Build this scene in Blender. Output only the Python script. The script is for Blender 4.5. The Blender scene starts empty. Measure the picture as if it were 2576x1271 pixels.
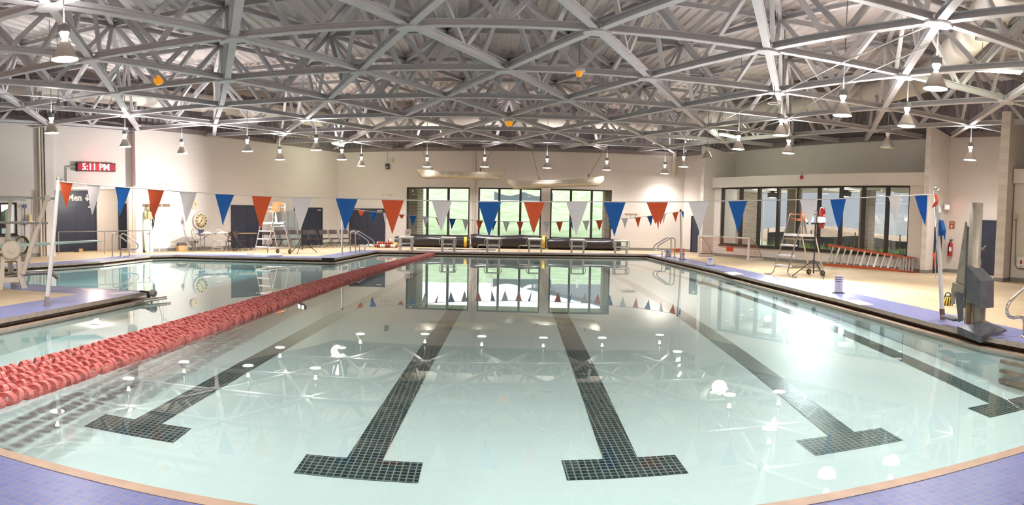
import bpy, bmesh, math, random
import numpy as np
from mathutils import Vector, Matrix
random.seed(7)
sc = bpy.context.scene
C = sc.collection
PI = math.pi

# ------------------------------------------------------------------ camera
# the photograph is a stitched spherical panorama, about 92 x 45 degrees
FOC, CY0 = 1605.84561, 635.497
YAW, PITCH, ROLL = .0433668395, -.0510250242, .0183622491
EYE = Vector((0, 0, 1.55))


def _axes():
    cy, sy = math.cos(YAW), math.sin(YAW)
    cp, sp = math.cos(PITCH), math.sin(PITCH)
    cr, sr = math.cos(ROLL), math.sin(ROLL)
    F = Vector((sy * cp, cy * cp, sp))
    R = Vector((cy, -sy, 0))
    U = R.cross(F)
    return R * cr + U * sr, F, U * cr - R * sr


RT, FW, UP = _axes()
cd = bpy.data.cameras.new('camera')
cam = bpy.data.objects.new('camera', cd)
C.objects.link(cam)
cd.type = 'PANO'
holder = cd if hasattr(cd, 'panorama_type') else cd.cycles
holder.panorama_type = 'EQUIRECTANGULAR'
holder.longitude_min = -1288 / FOC
holder.longitude_max = 1288 / FOC
holder.latitude_max = CY0 / FOC
holder.latitude_min = -(1271 - CY0) / FOC
cd.clip_start, cd.clip_end = .05, 500
cam.matrix_world = Matrix(((RT.x, UP.x, -FW.x, EYE.x), (RT.y, UP.y, -FW.y, EYE.y), (RT.z, UP.z, -FW.z, EYE.z), (0, 0, 0, 1)))
sc.camera = cam

# ------------------------------------------------------------------ world, exposure
sc.view_settings.view_transform = 'Standard'
sc.view_settings.look = 'None'
sc.view_settings.gamma = 1
sc.view_settings.use_curve_mapping = False
sc.view_settings.exposure = 1.8
try:
    sc.cycles.use_denoising = True
    sc.cycles.max_bounces = 7
    sc.cycles.diffuse_bounces = 3
    sc.cycles.glossy_bounces = 3
    sc.cycles.transparent_max_bounces = 16
    sc.cycles.transmission_bounces = 3
    sc.cycles.caustics_reflective = False
    sc.cycles.caustics_refractive = False
    sc.cycles.sample_clamp_indirect = 6
    sc.cycles.use_adaptive_sampling = True
    sc.cycles.adaptive_threshold = .07
except Exception:
    pass
wd = bpy.data.worlds.new('overcast sky')
sc.world = wd
wd.use_nodes = True
bg = wd.node_tree.nodes['Background']
bg.inputs[0].default_value = (.93, .965, 1, 1)
bg.inputs[1].default_value = .85
LAMP_W = 165         # each hanging high bay lamp
NECK_W = 40          # what leaves the top of its glass neck
WORK_W = 380         # the tripod work light by the right guard chair
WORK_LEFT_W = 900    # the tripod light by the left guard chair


# ------------------------------------------------------------------ rays of the photograph
def ray(x, y):
    a = (x - 1288) / FOC
    t = (CY0 - y) / FOC
    return RT * (math.sin(a) * math.cos(t)) + FW * (math.cos(a) * math.cos(t)) + UP * math.sin(t)


def at(x, y, z=.15):
    "the point of the horizontal plane z seen at that pixel"
    d = ray(x, y)
    return EYE + d * ((z - EYE.z) / d.z)


def on(x, y, A, B):
    "the point of the vertical plane through A and B seen at that pixel"
    d = ray(x, y)
    nx, ny = -(B[1] - A[1]), B[0] - A[0]
    return EYE + d * ((nx * A[0] + ny * A[1]) / (nx * d.x + ny * d.y))


def far_at(x, y, D):
    "the point at horizontal distance D seen at that pixel"
    d = ray(x, y)
    return EYE + d * (D / math.hypot(d.x, d.y))


# ------------------------------------------------------------------ materials
MATS = {}


def mat(name, col, rough=.5, metal=0., var=.06, scale=6., emit=None, es=1., spec=.5, bump=0., bscale=40., alpha=None, col2=None):
    m = bpy.data.materials.new(name)
    m.use_nodes = True
    nt = m.node_tree
    b = nt.nodes['Principled BSDF']
    b.inputs['Roughness'].default_value = rough
    b.inputs['Metallic'].default_value = metal
    b.inputs['Specular IOR Level'].default_value = spec
    geo = nt.nodes.new('ShaderNodeNewGeometry')
    if var or col2:
        n = nt.nodes.new('ShaderNodeTexNoise')
        n.inputs['Scale'].default_value = scale
        n.inputs['Detail'].default_value = 3
        nt.links.new(geo.outputs['Position'], n.inputs['Vector'])
        r = nt.nodes.new('ShaderNodeValToRGB')
        c2 = col2 or tuple(min(1, c * (1 + var)) for c in col)
        c1 = col if col2 else tuple(c * (1 - var) for c in col)
        r.color_ramp.elements[0].position, r.color_ramp.elements[1].position = .3, .7
        r.color_ramp.elements[0].color = (*c1, 1)
        r.color_ramp.elements[1].color = (*c2, 1)
        nt.links.new(n.outputs['Fac'], r.inputs['Fac'])
        nt.links.new(r.outputs['Color'], b.inputs['Base Color'])
    else:
        b.inputs['Base Color'].default_value = (*col, 1)
    if bump:
        n2 = nt.nodes.new('ShaderNodeTexNoise')
        n2.inputs['Scale'].default_value = bscale
        nt.links.new(geo.outputs['Position'], n2.inputs['Vector'])
        bp = nt.nodes.new('ShaderNodeBump')
        bp.inputs['Strength'].default_value = bump
        bp.inputs['Distance'].default_value = .02
        nt.links.new(n2.outputs['Fac'], bp.inputs['Height'])
        nt.links.new(bp.outputs['Normal'], b.inputs['Normal'])
    if emit:
        b.inputs['Emission Color'].default_value = (*emit, 1)
        b.inputs['Emission Strength'].default_value = es
    if alpha is not None:
        b.inputs['Alpha'].default_value = alpha
    MATS[name] = m
    return m


def srgb(h):
    h = h.lstrip('#')
    return tuple(((int(h[i:i + 2], 16) / 255 + .055) / 1.055) ** 2.4 if int(h[i:i + 2], 16) > 10 else int(h[i:i + 2], 16) / 255 / 12.92 for i in (0, 2, 4))


def brick(name, c1, c2, mortar, bw, bh, ms, rough=.8, offset=.5, coords='Object', spec=.3, bias=0., bump=0., noise=.0, axes='xz'):
    "masonry / tile pattern laid out in metres on the object's own x-z (walls) or the world's x-y (floors)"
    m = bpy.data.materials.new(name)
    m.use_nodes = True
    nt = m.node_tree
    b = nt.nodes['Principled BSDF']
    b.inputs['Roughness'].default_value = rough
    b.inputs['Specular IOR Level'].default_value = spec
    tc = nt.nodes.new('ShaderNodeTexCoord')
    sep = nt.nodes.new('ShaderNodeSeparateXYZ')
    cmb = nt.nodes.new('ShaderNodeCombineXYZ')
    nt.links.new(tc.outputs['Object'], sep.inputs[0])
    nt.links.new(sep.outputs[0], cmb.inputs[0])
    nt.links.new(sep.outputs[2 if axes == 'xz' else 1], cmb.inputs[1])
    t = nt.nodes.new('ShaderNodeTexBrick')
    t.offset = offset
    t.inputs['Scale'].default_value = 1
    t.inputs['Brick Width'].default_value = bw
    t.inputs['Row Height'].default_value = bh
    t.inputs['Mortar Size'].default_value = ms
    t.inputs['Mortar Smooth'].default_value = .3
    t.inputs['Bias'].default_value = bias
    t.inputs['Color1'].default_value = (*c1, 1)
    t.inputs['Color2'].default_value = (*c2, 1)
    t.inputs['Mortar'].default_value = (*mortar, 1)
    nt.links.new(cmb.outputs[0], t.inputs['Vector'])
    src = t.outputs['Color']
    if noise:
        n = nt.nodes.new('ShaderNodeTexNoise')
        n.inputs['Scale'].default_value = .7
        n.inputs['Detail'].default_value = 5
        nt.links.new(tc.outputs['Object'], n.inputs['Vector'])
        mx = nt.nodes.new('ShaderNodeMixRGB')
        mx.blend_type = 'MULTIPLY'
        mx.inputs[0].default_value = noise
        nt.links.new(src, mx.inputs[1])
        nt.links.new(n.outputs['Fac'], mx.inputs[2])
        src = mx.outputs[0]
    nt.links.new(src, b.inputs['Base Color'])
    if bump:
        bp = nt.nodes.new('ShaderNodeBump')
        bp.inputs['Strength'].default_value = bump
        bp.inputs['Distance'].default_value = .01
        bp.invert = True
        nt.links.new(t.outputs['Fac'], bp.inputs['Height'])
        nt.links.new(bp.outputs['Normal'], b.inputs['Normal'])
    MATS[name] = m
    return m


WALL = brick('painted block wall', srgb('e0d8d3'), srgb('e2dad5'), srgb('d9d0ca'), .40, .20, .005, rough=.62, bump=.06)
BASEB = mat('grey baseboard', srgb('8b8684'), .6)
DECK = mat('sand coloured deck coating', srgb('c9b495'), .55, var=0, col2=srgb('bba484'), scale=1.3, bump=.15, bscale=90)
TILE = brick('blue mosaic deck tile', srgb('6c76b2'), srgb('7780b8'), srgb('8f8798'), .052, .052, .004, rough=.32, offset=0, axes='xy', spec=.5)
STEEL = mat('brushed pool steel', srgb('b9aea4'), .38, .7, var=.12, scale=9)
LIPM = mat('stained gutter lip', srgb('b59a86'), .45, .15, var=.12, scale=5)
GUTTER = mat('dark gutter channel', srgb('8a7768'), .7, var=.3, scale=12)
POOLW = mat('pale pool wall paint', srgb('d8e6e4'), .5, var=.03)
POOLB = mat('pale pool floor plaster', srgb('c9d1ce'), .5, var=.02, scale=1.5)
WELLB = mat('diving well floor with deep water tint', srgb('98c6c8'), .5, var=.03, scale=1.5)  # teal of deep water put into the well floor colour
LANE = brick('black lane tile', srgb('16202a'), srgb('1f2b35'), srgb('7c8678'), .055, .055, .006, rough=.3, offset=0, axes='xy')
TRUSS = mat('light grey painted steel', srgb('d1cdd0'), .5, .0, var=.04, scale=2.)
DECKM = mat('white roof decking', srgb('dfd3d1'), .5, var=.08, scale=.8)
SIDING = mat('purple grey metal siding', srgb('9b9298'), .5, .0, var=.12, scale=1.5)
DARKST = mat('dark steel edge beam', srgb('877c7c'), .6, .0)
DUCT = mat('white fabric duct', srgb('d8cfc6'), .6, var=.05, scale=3)
DOOR = mat('navy painted door', srgb('33384a'), .42, var=.12, scale=5)
NAVY = mat('navy panel', srgb('2f3444'), .5)
FRAME = mat('dark bronze window frame', srgb('3d3533'), .5, .2)
CHROME = mat('polished stainless', srgb('d0ccc8'), .16, 1., var=.02)
ALU = mat('aluminium', srgb('c3bdb6'), .35, .85, var=.05)
ENAMEL = mat('cream enamel', srgb('e2dcd0'), .4, var=.03)
WHITE = mat('white plastic', srgb('e8e4e0'), .45, var=.02)
CREAM = mat('cream painted casting', srgb('e6dccb'), .5, var=.04)
BLACK = mat('black plastic', srgb('1d1c1e'), .5)
GREY = mat('grey plastic', srgb('8c8988'), .5)
BROWNCH = mat('brown vinyl', srgb('4e4442'), .5)
ROPE = mat('white rope', srgb('d8d2cc'), .7)
COVER = mat('black pool cover vinyl', srgb('2b2629'), .34, var=.15, scale=5, bump=.12, bscale=14)
YELLOW = mat('yellow strap', srgb('e0bd35'), .5)
ORANGEC = mat('orange seat plastic', srgb('e8894f'), .45)
FIBRE = mat('orange fibreglass rail', srgb('b5532f'), .5)
CANOE = mat('dull aluminium canoe', srgb('c2b8a8'), .42, .75, var=.14, scale=4, bump=.1, bscale=8)
WOOD = mat('brown wood', srgb('7a5b40'), .6, var=.2, scale=9)
BRICKM = brick('tan brick', srgb('8e7a6c'), srgb('a08c7c'), srgb('b9afa4'), .22, .075, .012, rough=.85)
GRASS = mat('hillside grass', srgb('94a878'), .9, var=0, col2=srgb('bccba8'), scale=1.2, bump=.6, bscale=9)
DIRT = mat('excavated dirt', srgb('b09680'), .95, var=.2, scale=1.2, bump=.5, bscale=6)
CONC = mat('concrete', srgb('a9a6a0'), .85, var=.08)
SOFFIT = mat('white soffit boards', srgb('cfd0c9'), .7)
RED = mat('red enamel', srgb('b3252a'), .4)
AMBER = mat('amber lens', srgb('d98a12'), .25, emit=srgb('d98a12'), es=.25)
GREYLK = mat('grey blue locker enamel', srgb('a8aeb2'), .5)
CARD = mat('printed card', srgb('d8d4e0'), .6)
PAPER = mat('white paper', srgb('efece8'), .7)
INK = mat('blue grey ink', srgb('5b5f86'), .7)


def schlick(nt, r0, normal=None):
    "Fresnel reflectance by Schlick's curve, the same from both sides of a thin sheet"
    def mth(op, x, y=None):
        k = nt.nodes.new('ShaderNodeMath')
        k.operation = op
        for i, v in enumerate((x, y)):
            if v is None:
                continue
            if isinstance(v, (int, float)):
                k.inputs[i].default_value = v
            else:
                nt.links.new(v, k.inputs[i])
        return k.outputs[0]
    geo = nt.nodes.new('ShaderNodeNewGeometry')
    dt = nt.nodes.new('ShaderNodeVectorMath')
    dt.operation = 'DOT_PRODUCT'
    nt.links.new(geo.outputs['Normal'], dt.inputs[0])
    nt.links.new(geo.outputs['Incoming'], dt.inputs[1])
    c = mth('ABSOLUTE', dt.outputs['Value'])
    return mth('ADD', mth('MULTIPLY', mth('POWER', mth('SUBTRACT', 1., c), 5.), 1 - r0), r0)


def glass_mat():
    m = bpy.data.materials.new('window glass')
    m.use_nodes = True
    nt = m.node_tree
    nt.nodes.clear()
    o = nt.nodes.new('ShaderNodeOutputMaterial')
    mx = nt.nodes.new('ShaderNodeMixShader')
    tr = nt.nodes.new('ShaderNodeBsdfTransparent')
    tr.inputs[0].default_value = (.93, .96, .95, 1)
    gl = nt.nodes.new('ShaderNodeBsdfGlossy')
    gl.inputs['Roughness'].default_value = .01
    nt.links.new(schlick(nt, .04), mx.inputs[0])
    nt.links.new(tr.outputs[0], mx.inputs[1])
    nt.links.new(gl.outputs[0], mx.inputs[2])
    nt.links.new(mx.outputs[0], o.inputs[0])
    return m


GLASS = glass_mat()


def thin_vinyl(name, col, tr):
    "thin plastic that lets part of the light through"
    m = mat(name, col, .4, var=.03)
    nt = m.node_tree
    b = nt.nodes['Principled BSDF']
    o = nt.nodes['Material Output']
    t = nt.nodes.new('ShaderNodeBsdfTranslucent')
    t.inputs[0].default_value = (*col, 1)
    mx = nt.nodes.new('ShaderNodeMixShader')
    mx.inputs[0].default_value = tr
    nt.links.new(b.outputs[0], mx.inputs[1])
    nt.links.new(t.outputs[0], mx.inputs[2])
    nt.links.new(mx.outputs[0], o.inputs[0])
    return m


BLUEF = thin_vinyl('blue pennant vinyl', srgb('2677c6'), .45)
ORANGEF = thin_vinyl('orange pennant vinyl', srgb('ec7446'), .45)
WHITEF = thin_vinyl('white pennant vinyl', srgb('f2eef0'), .45)
REDF = thin_vinyl('coral red float plastic', srgb('f39a95'), .35)


def water_mat():
    m = bpy.data.materials.new('still pool water')
    m.use_nodes = True
    nt = m.node_tree
    nt.nodes.clear()
    o = nt.nodes.new('ShaderNodeOutputMaterial')
    mx = nt.nodes.new('ShaderNodeMixShader')
    tr = nt.nodes.new('ShaderNodeBsdfTransparent')
    tr.inputs[0].default_value = (.855, .955, .965, 1)
    gl = nt.nodes.new('ShaderNodeBsdfGlossy')
    gl.inputs['Roughness'].default_value = .012
    gl.inputs['Color'].default_value = (.95, .98, .97, 1)
    geo = nt.nodes.new('ShaderNodeNewGeometry')
    n = nt.nodes.new('ShaderNodeTexNoise')
    n.inputs['Scale'].default_value = 1.1
    n.inputs['Detail'].default_value = 1
    nt.links.new(geo.outputs['Position'], n.inputs['Vector'])
    bp = nt.nodes.new('ShaderNodeBump')
    bp.inputs['Strength'].default_value = .02
    bp.inputs['Distance'].default_value = .02
    nt.links.new(n.outputs['Fac'], bp.inputs['Height'])
    nt.links.new(bp.outputs['Normal'], gl.inputs['Normal'])
    nt.links.new(schlick(nt, .02), mx.inputs[0])
    nt.links.new(tr.outputs[0], mx.inputs[1])
    nt.links.new(gl.outputs[0], mx.inputs[2])
    nt.links.new(mx.outputs[0], o.inputs[0])
    return m


WATER = water_mat()


def glow(name, col, s):
    m = bpy.data.materials.new(name)
    m.use_nodes = True
    nt = m.node_tree
    nt.nodes.clear()
    o = nt.nodes.new('ShaderNodeOutputMaterial')
    e = nt.nodes.new('ShaderNodeEmission')
    e.inputs[0].default_value = (*col, 1)
    e.inputs[1].default_value = s
    nt.links.new(e.outputs[0], o.inputs[0])
    return m


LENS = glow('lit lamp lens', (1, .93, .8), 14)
NECK = glow('lit glass neck', (1, .93, .82), 2.2)
TUBE = glow('fluorescent tube', (.93, 1, .82), 6)
LED = glow('red LED digits', (1, .3, .27), 3.2)
LEDHALO = mat('red LED matrix face', srgb('5c0a18'), .5, emit=(.5, .01, .03), es=.25)
HALOGEN = glow('halogen work lamp', (1, .98, .95), 260)
EXITG = glow('exit sign letters', (1, .2, .18), 2.2)


# ------------------------------------------------------------------ mesh builder
def V3(p):
    return Vector((p[0], p[1], p[2]))


class MB:
    def __init__(s):
        s.v, s.f, s.m, s.sm = [], [], [], []

    def add(s, vs, fs, mi=0, smooth=False):
        o = len(s.v)
        s.v += [tuple(v) for v in vs]
        for f in fs:
            s.f.append([i + o for i in f])
            s.m.append(mi)
            s.sm.append(smooth)
        return s

    def box(s, c, d, mi=0, rz=0., R=None):
        hx, hy, hz = d[0] / 2, d[1] / 2, d[2] / 2
        c = V3(c)
        M = R or Matrix.Rotation(rz, 3, 'Z')
        vs = [c + M @ Vector((sx * hx, sy * hy, sz * hz)) for sz in (-1, 1) for sy in (-1, 1) for sx in (-1, 1)]
        return s.add(vs, [(0, 2, 3, 1), (4, 5, 7, 6), (0, 1, 5, 4), (1, 3, 7, 5), (3, 2, 6, 7), (2, 0, 4, 6)], mi)

    def frame(s, p, q, up=(0, 0, 1)):
        d = (V3(q) - V3(p))
        L = d.length
        d = d / L if L else Vector((0, 0, 1))
        u = Vector(up)
        if abs(d.dot(u)) > .97:
            u = Vector((0, 1, 0)) if abs(d.y) < .9 else Vector((1, 0, 0))
        r = d.cross(u).normalized()
        return d, r, r.cross(d), L

    def bar(s, p, q, w, h, mi=0, up=(0, 0, 1)):
        d, r, u, L = s.frame(p, q, up)
        p, q = V3(p), V3(q)
        vs = [e + r * (a * w / 2) + u * (b * h / 2) for e in (p, q) for a, b in ((-1, -1), (1, -1), (1, 1), (-1, 1))]
        return s.add(vs, [(0, 3, 2, 1), (4, 5, 6, 7), (0, 1, 5, 4), (1, 2, 6, 5), (2, 3, 7, 6), (3, 0, 4, 7)], mi)

    def ibeam(s, p, q, w, h, t=.02, mi=0):
        d, r, u, L = s.frame(p, q)
        prof = [(-w / 2, -h / 2), (w / 2, -h / 2), (w / 2, -h / 2 + t), (t / 2, -h / 2 + t), (t / 2, h / 2 - t), (w / 2, h / 2 - t), (w / 2, h / 2), (-w / 2, h / 2), (-w / 2, h / 2 - t), (-t / 2, h / 2 - t), (-t / 2, -h / 2 + t), (-w / 2, -h / 2 + t)]
        n = len(prof)
        vs = [V3(e) + r * a + u * b for e in (p, q) for a, b in prof]
        return s.add(vs, [(i, (i + 1) % n, n + (i + 1) % n, n + i) for i in range(n)] + [(0, 11, 10, 3, 2, 1), (4, 3, 10, 9), (9, 8, 7, 6, 5, 4)], mi)

    def tube(s, pts, r, n=8, mi=0, caps=True, closed=False):
        P = [V3(p) for p in pts]
        m = len(P)
        rr = r if isinstance(r, (list, tuple)) else [r] * m
        vs, fs = [], []
        prev = None
        for i, p in enumerate(P):
            if closed:
                d = P[(i + 1) % m] - P[i - 1]
            else:
                d = P[min(i + 1, m - 1)] - P[max(i - 1, 0)]
            d = d.normalized() if d.length else Vector((0, 0, 1))
            if prev is None:
                u = Vector((0, 0, 1)) if abs(d.z) < .9 else Vector((1, 0, 0))
                a = d.cross(u).normalized()
            else:
                a = (prev - d * prev.dot(d)).normalized()
            prev = a
            b = d.cross(a)
            vs += [p + (a * math.cos(2 * PI * k / n) + b * math.sin(2 * PI * k / n)) * rr[i] for k in range(n)]
        for i in range(m if closed else m - 1):
            j = (i + 1) % m
            fs += [(i * n + k, i * n + (k + 1) % n, j * n + (k + 1) % n, j * n + k) for k in range(n)]
        s.add(vs, fs, mi, True)
        if caps and not closed:
            s.add(vs[:n], [tuple(reversed(range(n)))], mi)
            s.add(vs[-n:], [tuple(range(n))], mi)
        return s

    def lathe(s, prof, c=(0, 0, 0), n=20, mi=0, axis=None, smooth=True):
        "profile of (radius, height) turned about the vertical (or the matrix axis) through c"
        c = V3(c)
        M = axis or Matrix.Identity(3)
        vs = [c + M @ Vector((r * math.cos(2 * PI * k / n), r * math.sin(2 * PI * k / n), z)) for r, z in prof for k in range(n)]
        fs = [(i * n + k, i * n + (k + 1) % n, (i + 1) * n + (k + 1) % n, (i + 1) * n + k) for i in range(len(prof) - 1) for k in range(n)]
        s.add(vs, fs, mi, smooth)
        for i, rev in ((0, True), (len(prof) - 1, False)):
            if prof[i][0] > 1e-4:
                ring = vs[i * n:(i + 1) * n]
                s.add(ring, [tuple(reversed(range(n))) if rev else tuple(range(n))], mi)
        return s

    def prism(s, poly, z0, z1, mi=0, M=None, c=(0, 0, 0)):
        "polygon of (x, y) raised from z0 to z1, optionally turned by M and moved to c"
        n = len(poly)
        M = M or Matrix.Identity(3)
        c = V3(c)
        vs = [c + M @ Vector((x, y, z)) for z in (z0, z1) for x, y in poly]
        return s.add(vs, [tuple(reversed(range(n))), tuple(range(n, 2 * n))] + [(i, (i + 1) % n, n + (i + 1) % n, n + i) for i in range(n)], mi)

    def grid(s, fn, nu, nv, mi=0, smooth=True):
        vs = [fn(i / nu, j / nv) for j in range(nv + 1) for i in range(nu + 1)]
        w = nu + 1
        return s.add(vs, [(j * w + i, j * w + i + 1, (j + 1) * w + i + 1, (j + 1) * w + i) for j in range(nv) for i in range(nu)], mi, smooth)

    def ball(s, c, r, n=12, mi=0, sz=(1, 1, 1)):
        c = V3(c)
        return s.add(*s._ball(c, r, n, sz), mi, True)

    def _ball(s, c, r, n, sz):
        m = n // 2
        vs = [c + Vector((sz[0] * r * math.sin(PI * i / m) * math.cos(2 * PI * k / n), sz[1] * r * math.sin(PI * i / m) * math.sin(2 * PI * k / n), sz[2] * r * math.cos(PI * i / m))) for i in range(m + 1) for k in range(n)]
        return vs, [(i * n + k, (i + 1) * n + k, (i + 1) * n + (k + 1) % n, i * n + (k + 1) % n) for i in range(m) for k in range(n)]

    def build(s, name, mats, parent=None, local=False):
        me = bpy.data.meshes.new(name)
        off = parent.location if (parent is not None and not local) else Vector((0, 0, 0))
        vs = [(v[0] - off.x, v[1] - off.y, v[2] - off.z) for v in s.v]
        me.from_pydata(vs, [], s.f)
        if not isinstance(mats, (list, tuple)):
            mats = [mats]
        for m in mats:
            me.materials.append(m)
        me.polygons.foreach_set('material_index', s.m)
        me.polygons.foreach_set('use_smooth', s.sm)
        me.update()
        o = bpy.data.objects.new(name, me)
        C.objects.link(o)
        if parent is not None:
            o.parent = parent
        return o


def fix_normals(o):
    bm = bmesh.new()
    bm.from_mesh(o.data)
    bmesh.ops.remove_doubles(bm, verts=bm.verts, dist=1e-5)
    bmesh.ops.recalc_face_normals(bm, faces=bm.faces)
    bm.to_mesh(o.data)
    bm.free()
    return o


def tag(o, label=None, cat=None, group=None, kind=None):
    if label:
        o['label'] = label
    if cat:
        o['category'] = cat
    if group:
        o['group'] = group
    if kind:
        o['kind'] = kind
    return o


def thing(name, label, cat, loc=(0, 0, 0), rz=0., group=None):
    o = bpy.data.objects.new(name, None)
    C.objects.link(o)
    o.location = loc
    o.rotation_euler = (0, 0, rz)
    o.empty_display_size = .1
    return tag(o, label, cat, group)


def struct(o):
    o['kind'] = 'structure'
    return o


KIDS = {}


def copy_tree(o, parent=None):
    c = o.copy()
    C.objects.link(c)
    if parent is not None:
        c.parent = parent
    for ch in [k for k in list(bpy.data.objects) if k.parent == o] if False else o.children:
        copy_tree(ch, c)
    return c


def light(name, kind, loc, power, col=(1, .9, .78), parent=None, size=.2, spot=None, blend=1., aim=None):
    L = bpy.data.lights.new(name, kind)
    L.energy = power
    L.color = col
    if kind in ('POINT', 'SPOT'):
        L.shadow_soft_size = size
    if kind == 'SPOT':
        L.spot_size = spot
        L.spot_blend = blend
    o = bpy.data.objects.new(name, L)
    C.objects.link(o)
    o.location = loc
    if aim is not None:
        o.rotation_euler = (Vector(aim) - Vector(loc)).to_track_quat('-Z', 'Y').to_euler()
    if parent is not None:
        o.parent = parent
        o.location = Vector(loc) - parent.location
    return o


def text_mb(mb, s, o, ux, uy, size, depth, mi=0, align='CENTER', bold=0.):
    "raised lettering: outline font turned into faces; o is the centre of the baseline, ux/uy the writing plane"
    cu = bpy.data.curves.new('t', 'FONT')
    cu.body = s
    cu.size = size
    cu.align_x = align
    cu.extrude = depth / 2
    cu.offset = bold
    cu.resolution_u = 2
    ob = bpy.data.objects.new('t', cu)
    C.objects.link(ob)
    dg = bpy.context.evaluated_depsgraph_get()
    me = bpy.data.meshes.new_from_object(ob.evaluated_get(dg))
    ux, uy = Vector(ux).normalized(), Vector(uy).normalized()
    uz = ux.cross(uy)
    o = V3(o)
    mb.add([o + ux * v.co.x + uy * v.co.y + uz * v.co.z for v in me.vertices], [tuple(p.vertices) for p in me.polygons], mi)
    bpy.data.objects.remove(ob)
    bpy.data.curves.remove(cu)
    bpy.data.meshes.remove(me)
    return mb
# ================================================================== THE ROOM
ZD, ZB, ZT = .15, 5.25, 7.27     # deck, bottom chords, top chords of the space frame (water at 0)
WL0, WL1 = Vector((-21.63, 9.0)), Vector((-7.79, 33.2))      # left wall
WF0, WF1 = Vector((-7.79, 33.2)), Vector((10.05, 31.35))     # far wall
WR0, WR1 = Vector((10.05, 31.35)), Vector((19.05, 9.9))      # right wall, behind the window bay
BAY0, BAY1 = Vector((10.2, 27.62)), Vector((14.42, 17.57))   # window bay of the right wall
NXT0, NXT1 = Vector((15.04, 13.87)), Vector((17.4, 8.26))    # next window bay, at the right edge of the view
ROOM = [(-21.63, 9.0), (-7.79, 33.2), (10.05, 31.35), (19.05, 9.9), (19.05, -4), (-21.63, -4)]


def wall(name, A, B, z0, z1, mats, openings=(), thick=.3, z1b=None, mi=0):
    "wall from A to B, room on its right-hand side; its own x runs along it, so masonry courses follow it"
    A, B = Vector(A), Vector(B)
    L = (B - A).length
    us = sorted({0, L, *[o[0] for o in openings], *[o[1] for o in openings]})
    zs = sorted({z0, z1, *[o[2] for o in openings], *[o[3] for o in openings]})
    us = [u for u in us if 0 <= u <= L]
    mb = MB()
    for i in range(len(us) - 1):
        j = 0
        while j < len(zs) - 1:
            um, zm = (us[i] + us[i + 1]) / 2, (zs[j] + zs[j + 1]) / 2
            if any(o[0] < um < o[1] and o[2] < zm < o[3] for o in openings):
                j += 1
                continue
            za, zb_ = zs[j], zs[j + 1]
            ta = tb = zb_
            if z1b is not None and abs(zb_ - z1) < 1e-6:
                ta = z1 + (z1b - z1) * us[i] / L
                tb = z1 + (z1b - z1) * us[i + 1] / L
            u0, u1 = us[i], us[i + 1]
            vs = [(u0, 0, za), (u1, 0, za), (u1, thick, za), (u0, thick, za), (u0, 0, ta), (u1, 0, tb), (u1, thick, tb), (u0, thick, ta)]
            mb.add(vs, [(0, 3, 2, 1), (4, 5, 6, 7), (0, 1, 5, 4), (1, 2, 6, 5), (2, 3, 7, 6), (3, 0, 4, 7)], mi)
            j += 1
    o = mb.build(name, mats)
    o.location = (A.x, A.y, 0)
    o.rotation_euler = (0, 0, math.atan2(B.y - A.y, B.x - A.x))
    return struct(o)


def uz(x, y, A, B):
    "wall coordinates (distance along, height) of the pixel on the wall through A and B"
    p = on(x, y, A, B)
    return (Vector((p.x, p.y)) - Vector(A)).dot((Vector(B) - Vector(A)).normalized()), p.z


def wp(u, A, B, off=0., z=0.):
    "world point u along the wall, off metres into the room"
    A, B = Vector(A), Vector(B)
    d = (B - A).normalized()
    p = A + d * u + Vector((d.y, -d.x)) * off
    return Vector((p.x, p.y, z))


def wdir(A, B):
    d = (Vector(B) - Vector(A)).normalized()
    return Vector((d.x, d.y, 0)), Vector((d.y, -d.x, 0))


# ---- left wall with the changing room alcove and a window at the edge of the view
al0, al1 = uz(134, 560, WL0, WL1)[0], uz(333, 560, WL0, WL1)[0]
ALZ = 2.87
wn0, wn1 = uz(-40, 550, WL0, WL1)[0], uz(43.5, 550, WL0, WL1)[0]
wz0, wz1 = uz(20, 592, WL0, WL1)[1], uz(20, 510, WL0, WL1)[1]
wall('wall_left', WL0, WL1, ZD, 5.72, WALL, [(al0, al1, ZD, ALZ), (wn0, wn1, wz0, wz1)], z1b=5.12)
LLEN = (WL1 - WL0).length
# alcove: its back wall 2.7 m behind, side walls, ceiling
ld, ln = wdir(WL0, WL1)
AB0, AB1 = wp(al0 - .8, WL0, WL1, -2.7), wp(al1 + 1.6, WL0, WL1, -2.7)
AB0, AB1 = Vector((AB0.x, AB0.y)), Vector((AB1.x, AB1.y))
wall('wall_alcove_back', AB0, AB1, ZD, ALZ + .1, WALL)
p0, p1 = wp(al0, WL0, WL1, -.3), wp(al0 - .8, WL0, WL1, -2.7)
wall('wall_alcove_left', (p1.x, p1.y), (p0.x, p0.y), ZD, ALZ + .1, WALL, thick=.1)
p0, p1 = wp(al1 + .02, WL0, WL1, -.3), wp(al1 + 1.6, WL0, WL1, -2.7)
wall('wall_alcove_right', (p0.x, p0.y), (p1.x, p1.y), ZD, ALZ + .1, WALL, thick=.1)
mb = MB()
q = [wp(al0 - 1, WL0, WL1, -.3), wp(al1 + 1.8, WL0, WL1, -.3), wp(al1 + 1.8, WL0, WL1, -3), wp(al0 - 1, WL0, WL1, -3)]
mb.prism([(p.x, p.y) for p in q], ALZ, ALZ + .1)
struct(mb.build('ceiling_alcove', WALL))

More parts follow.
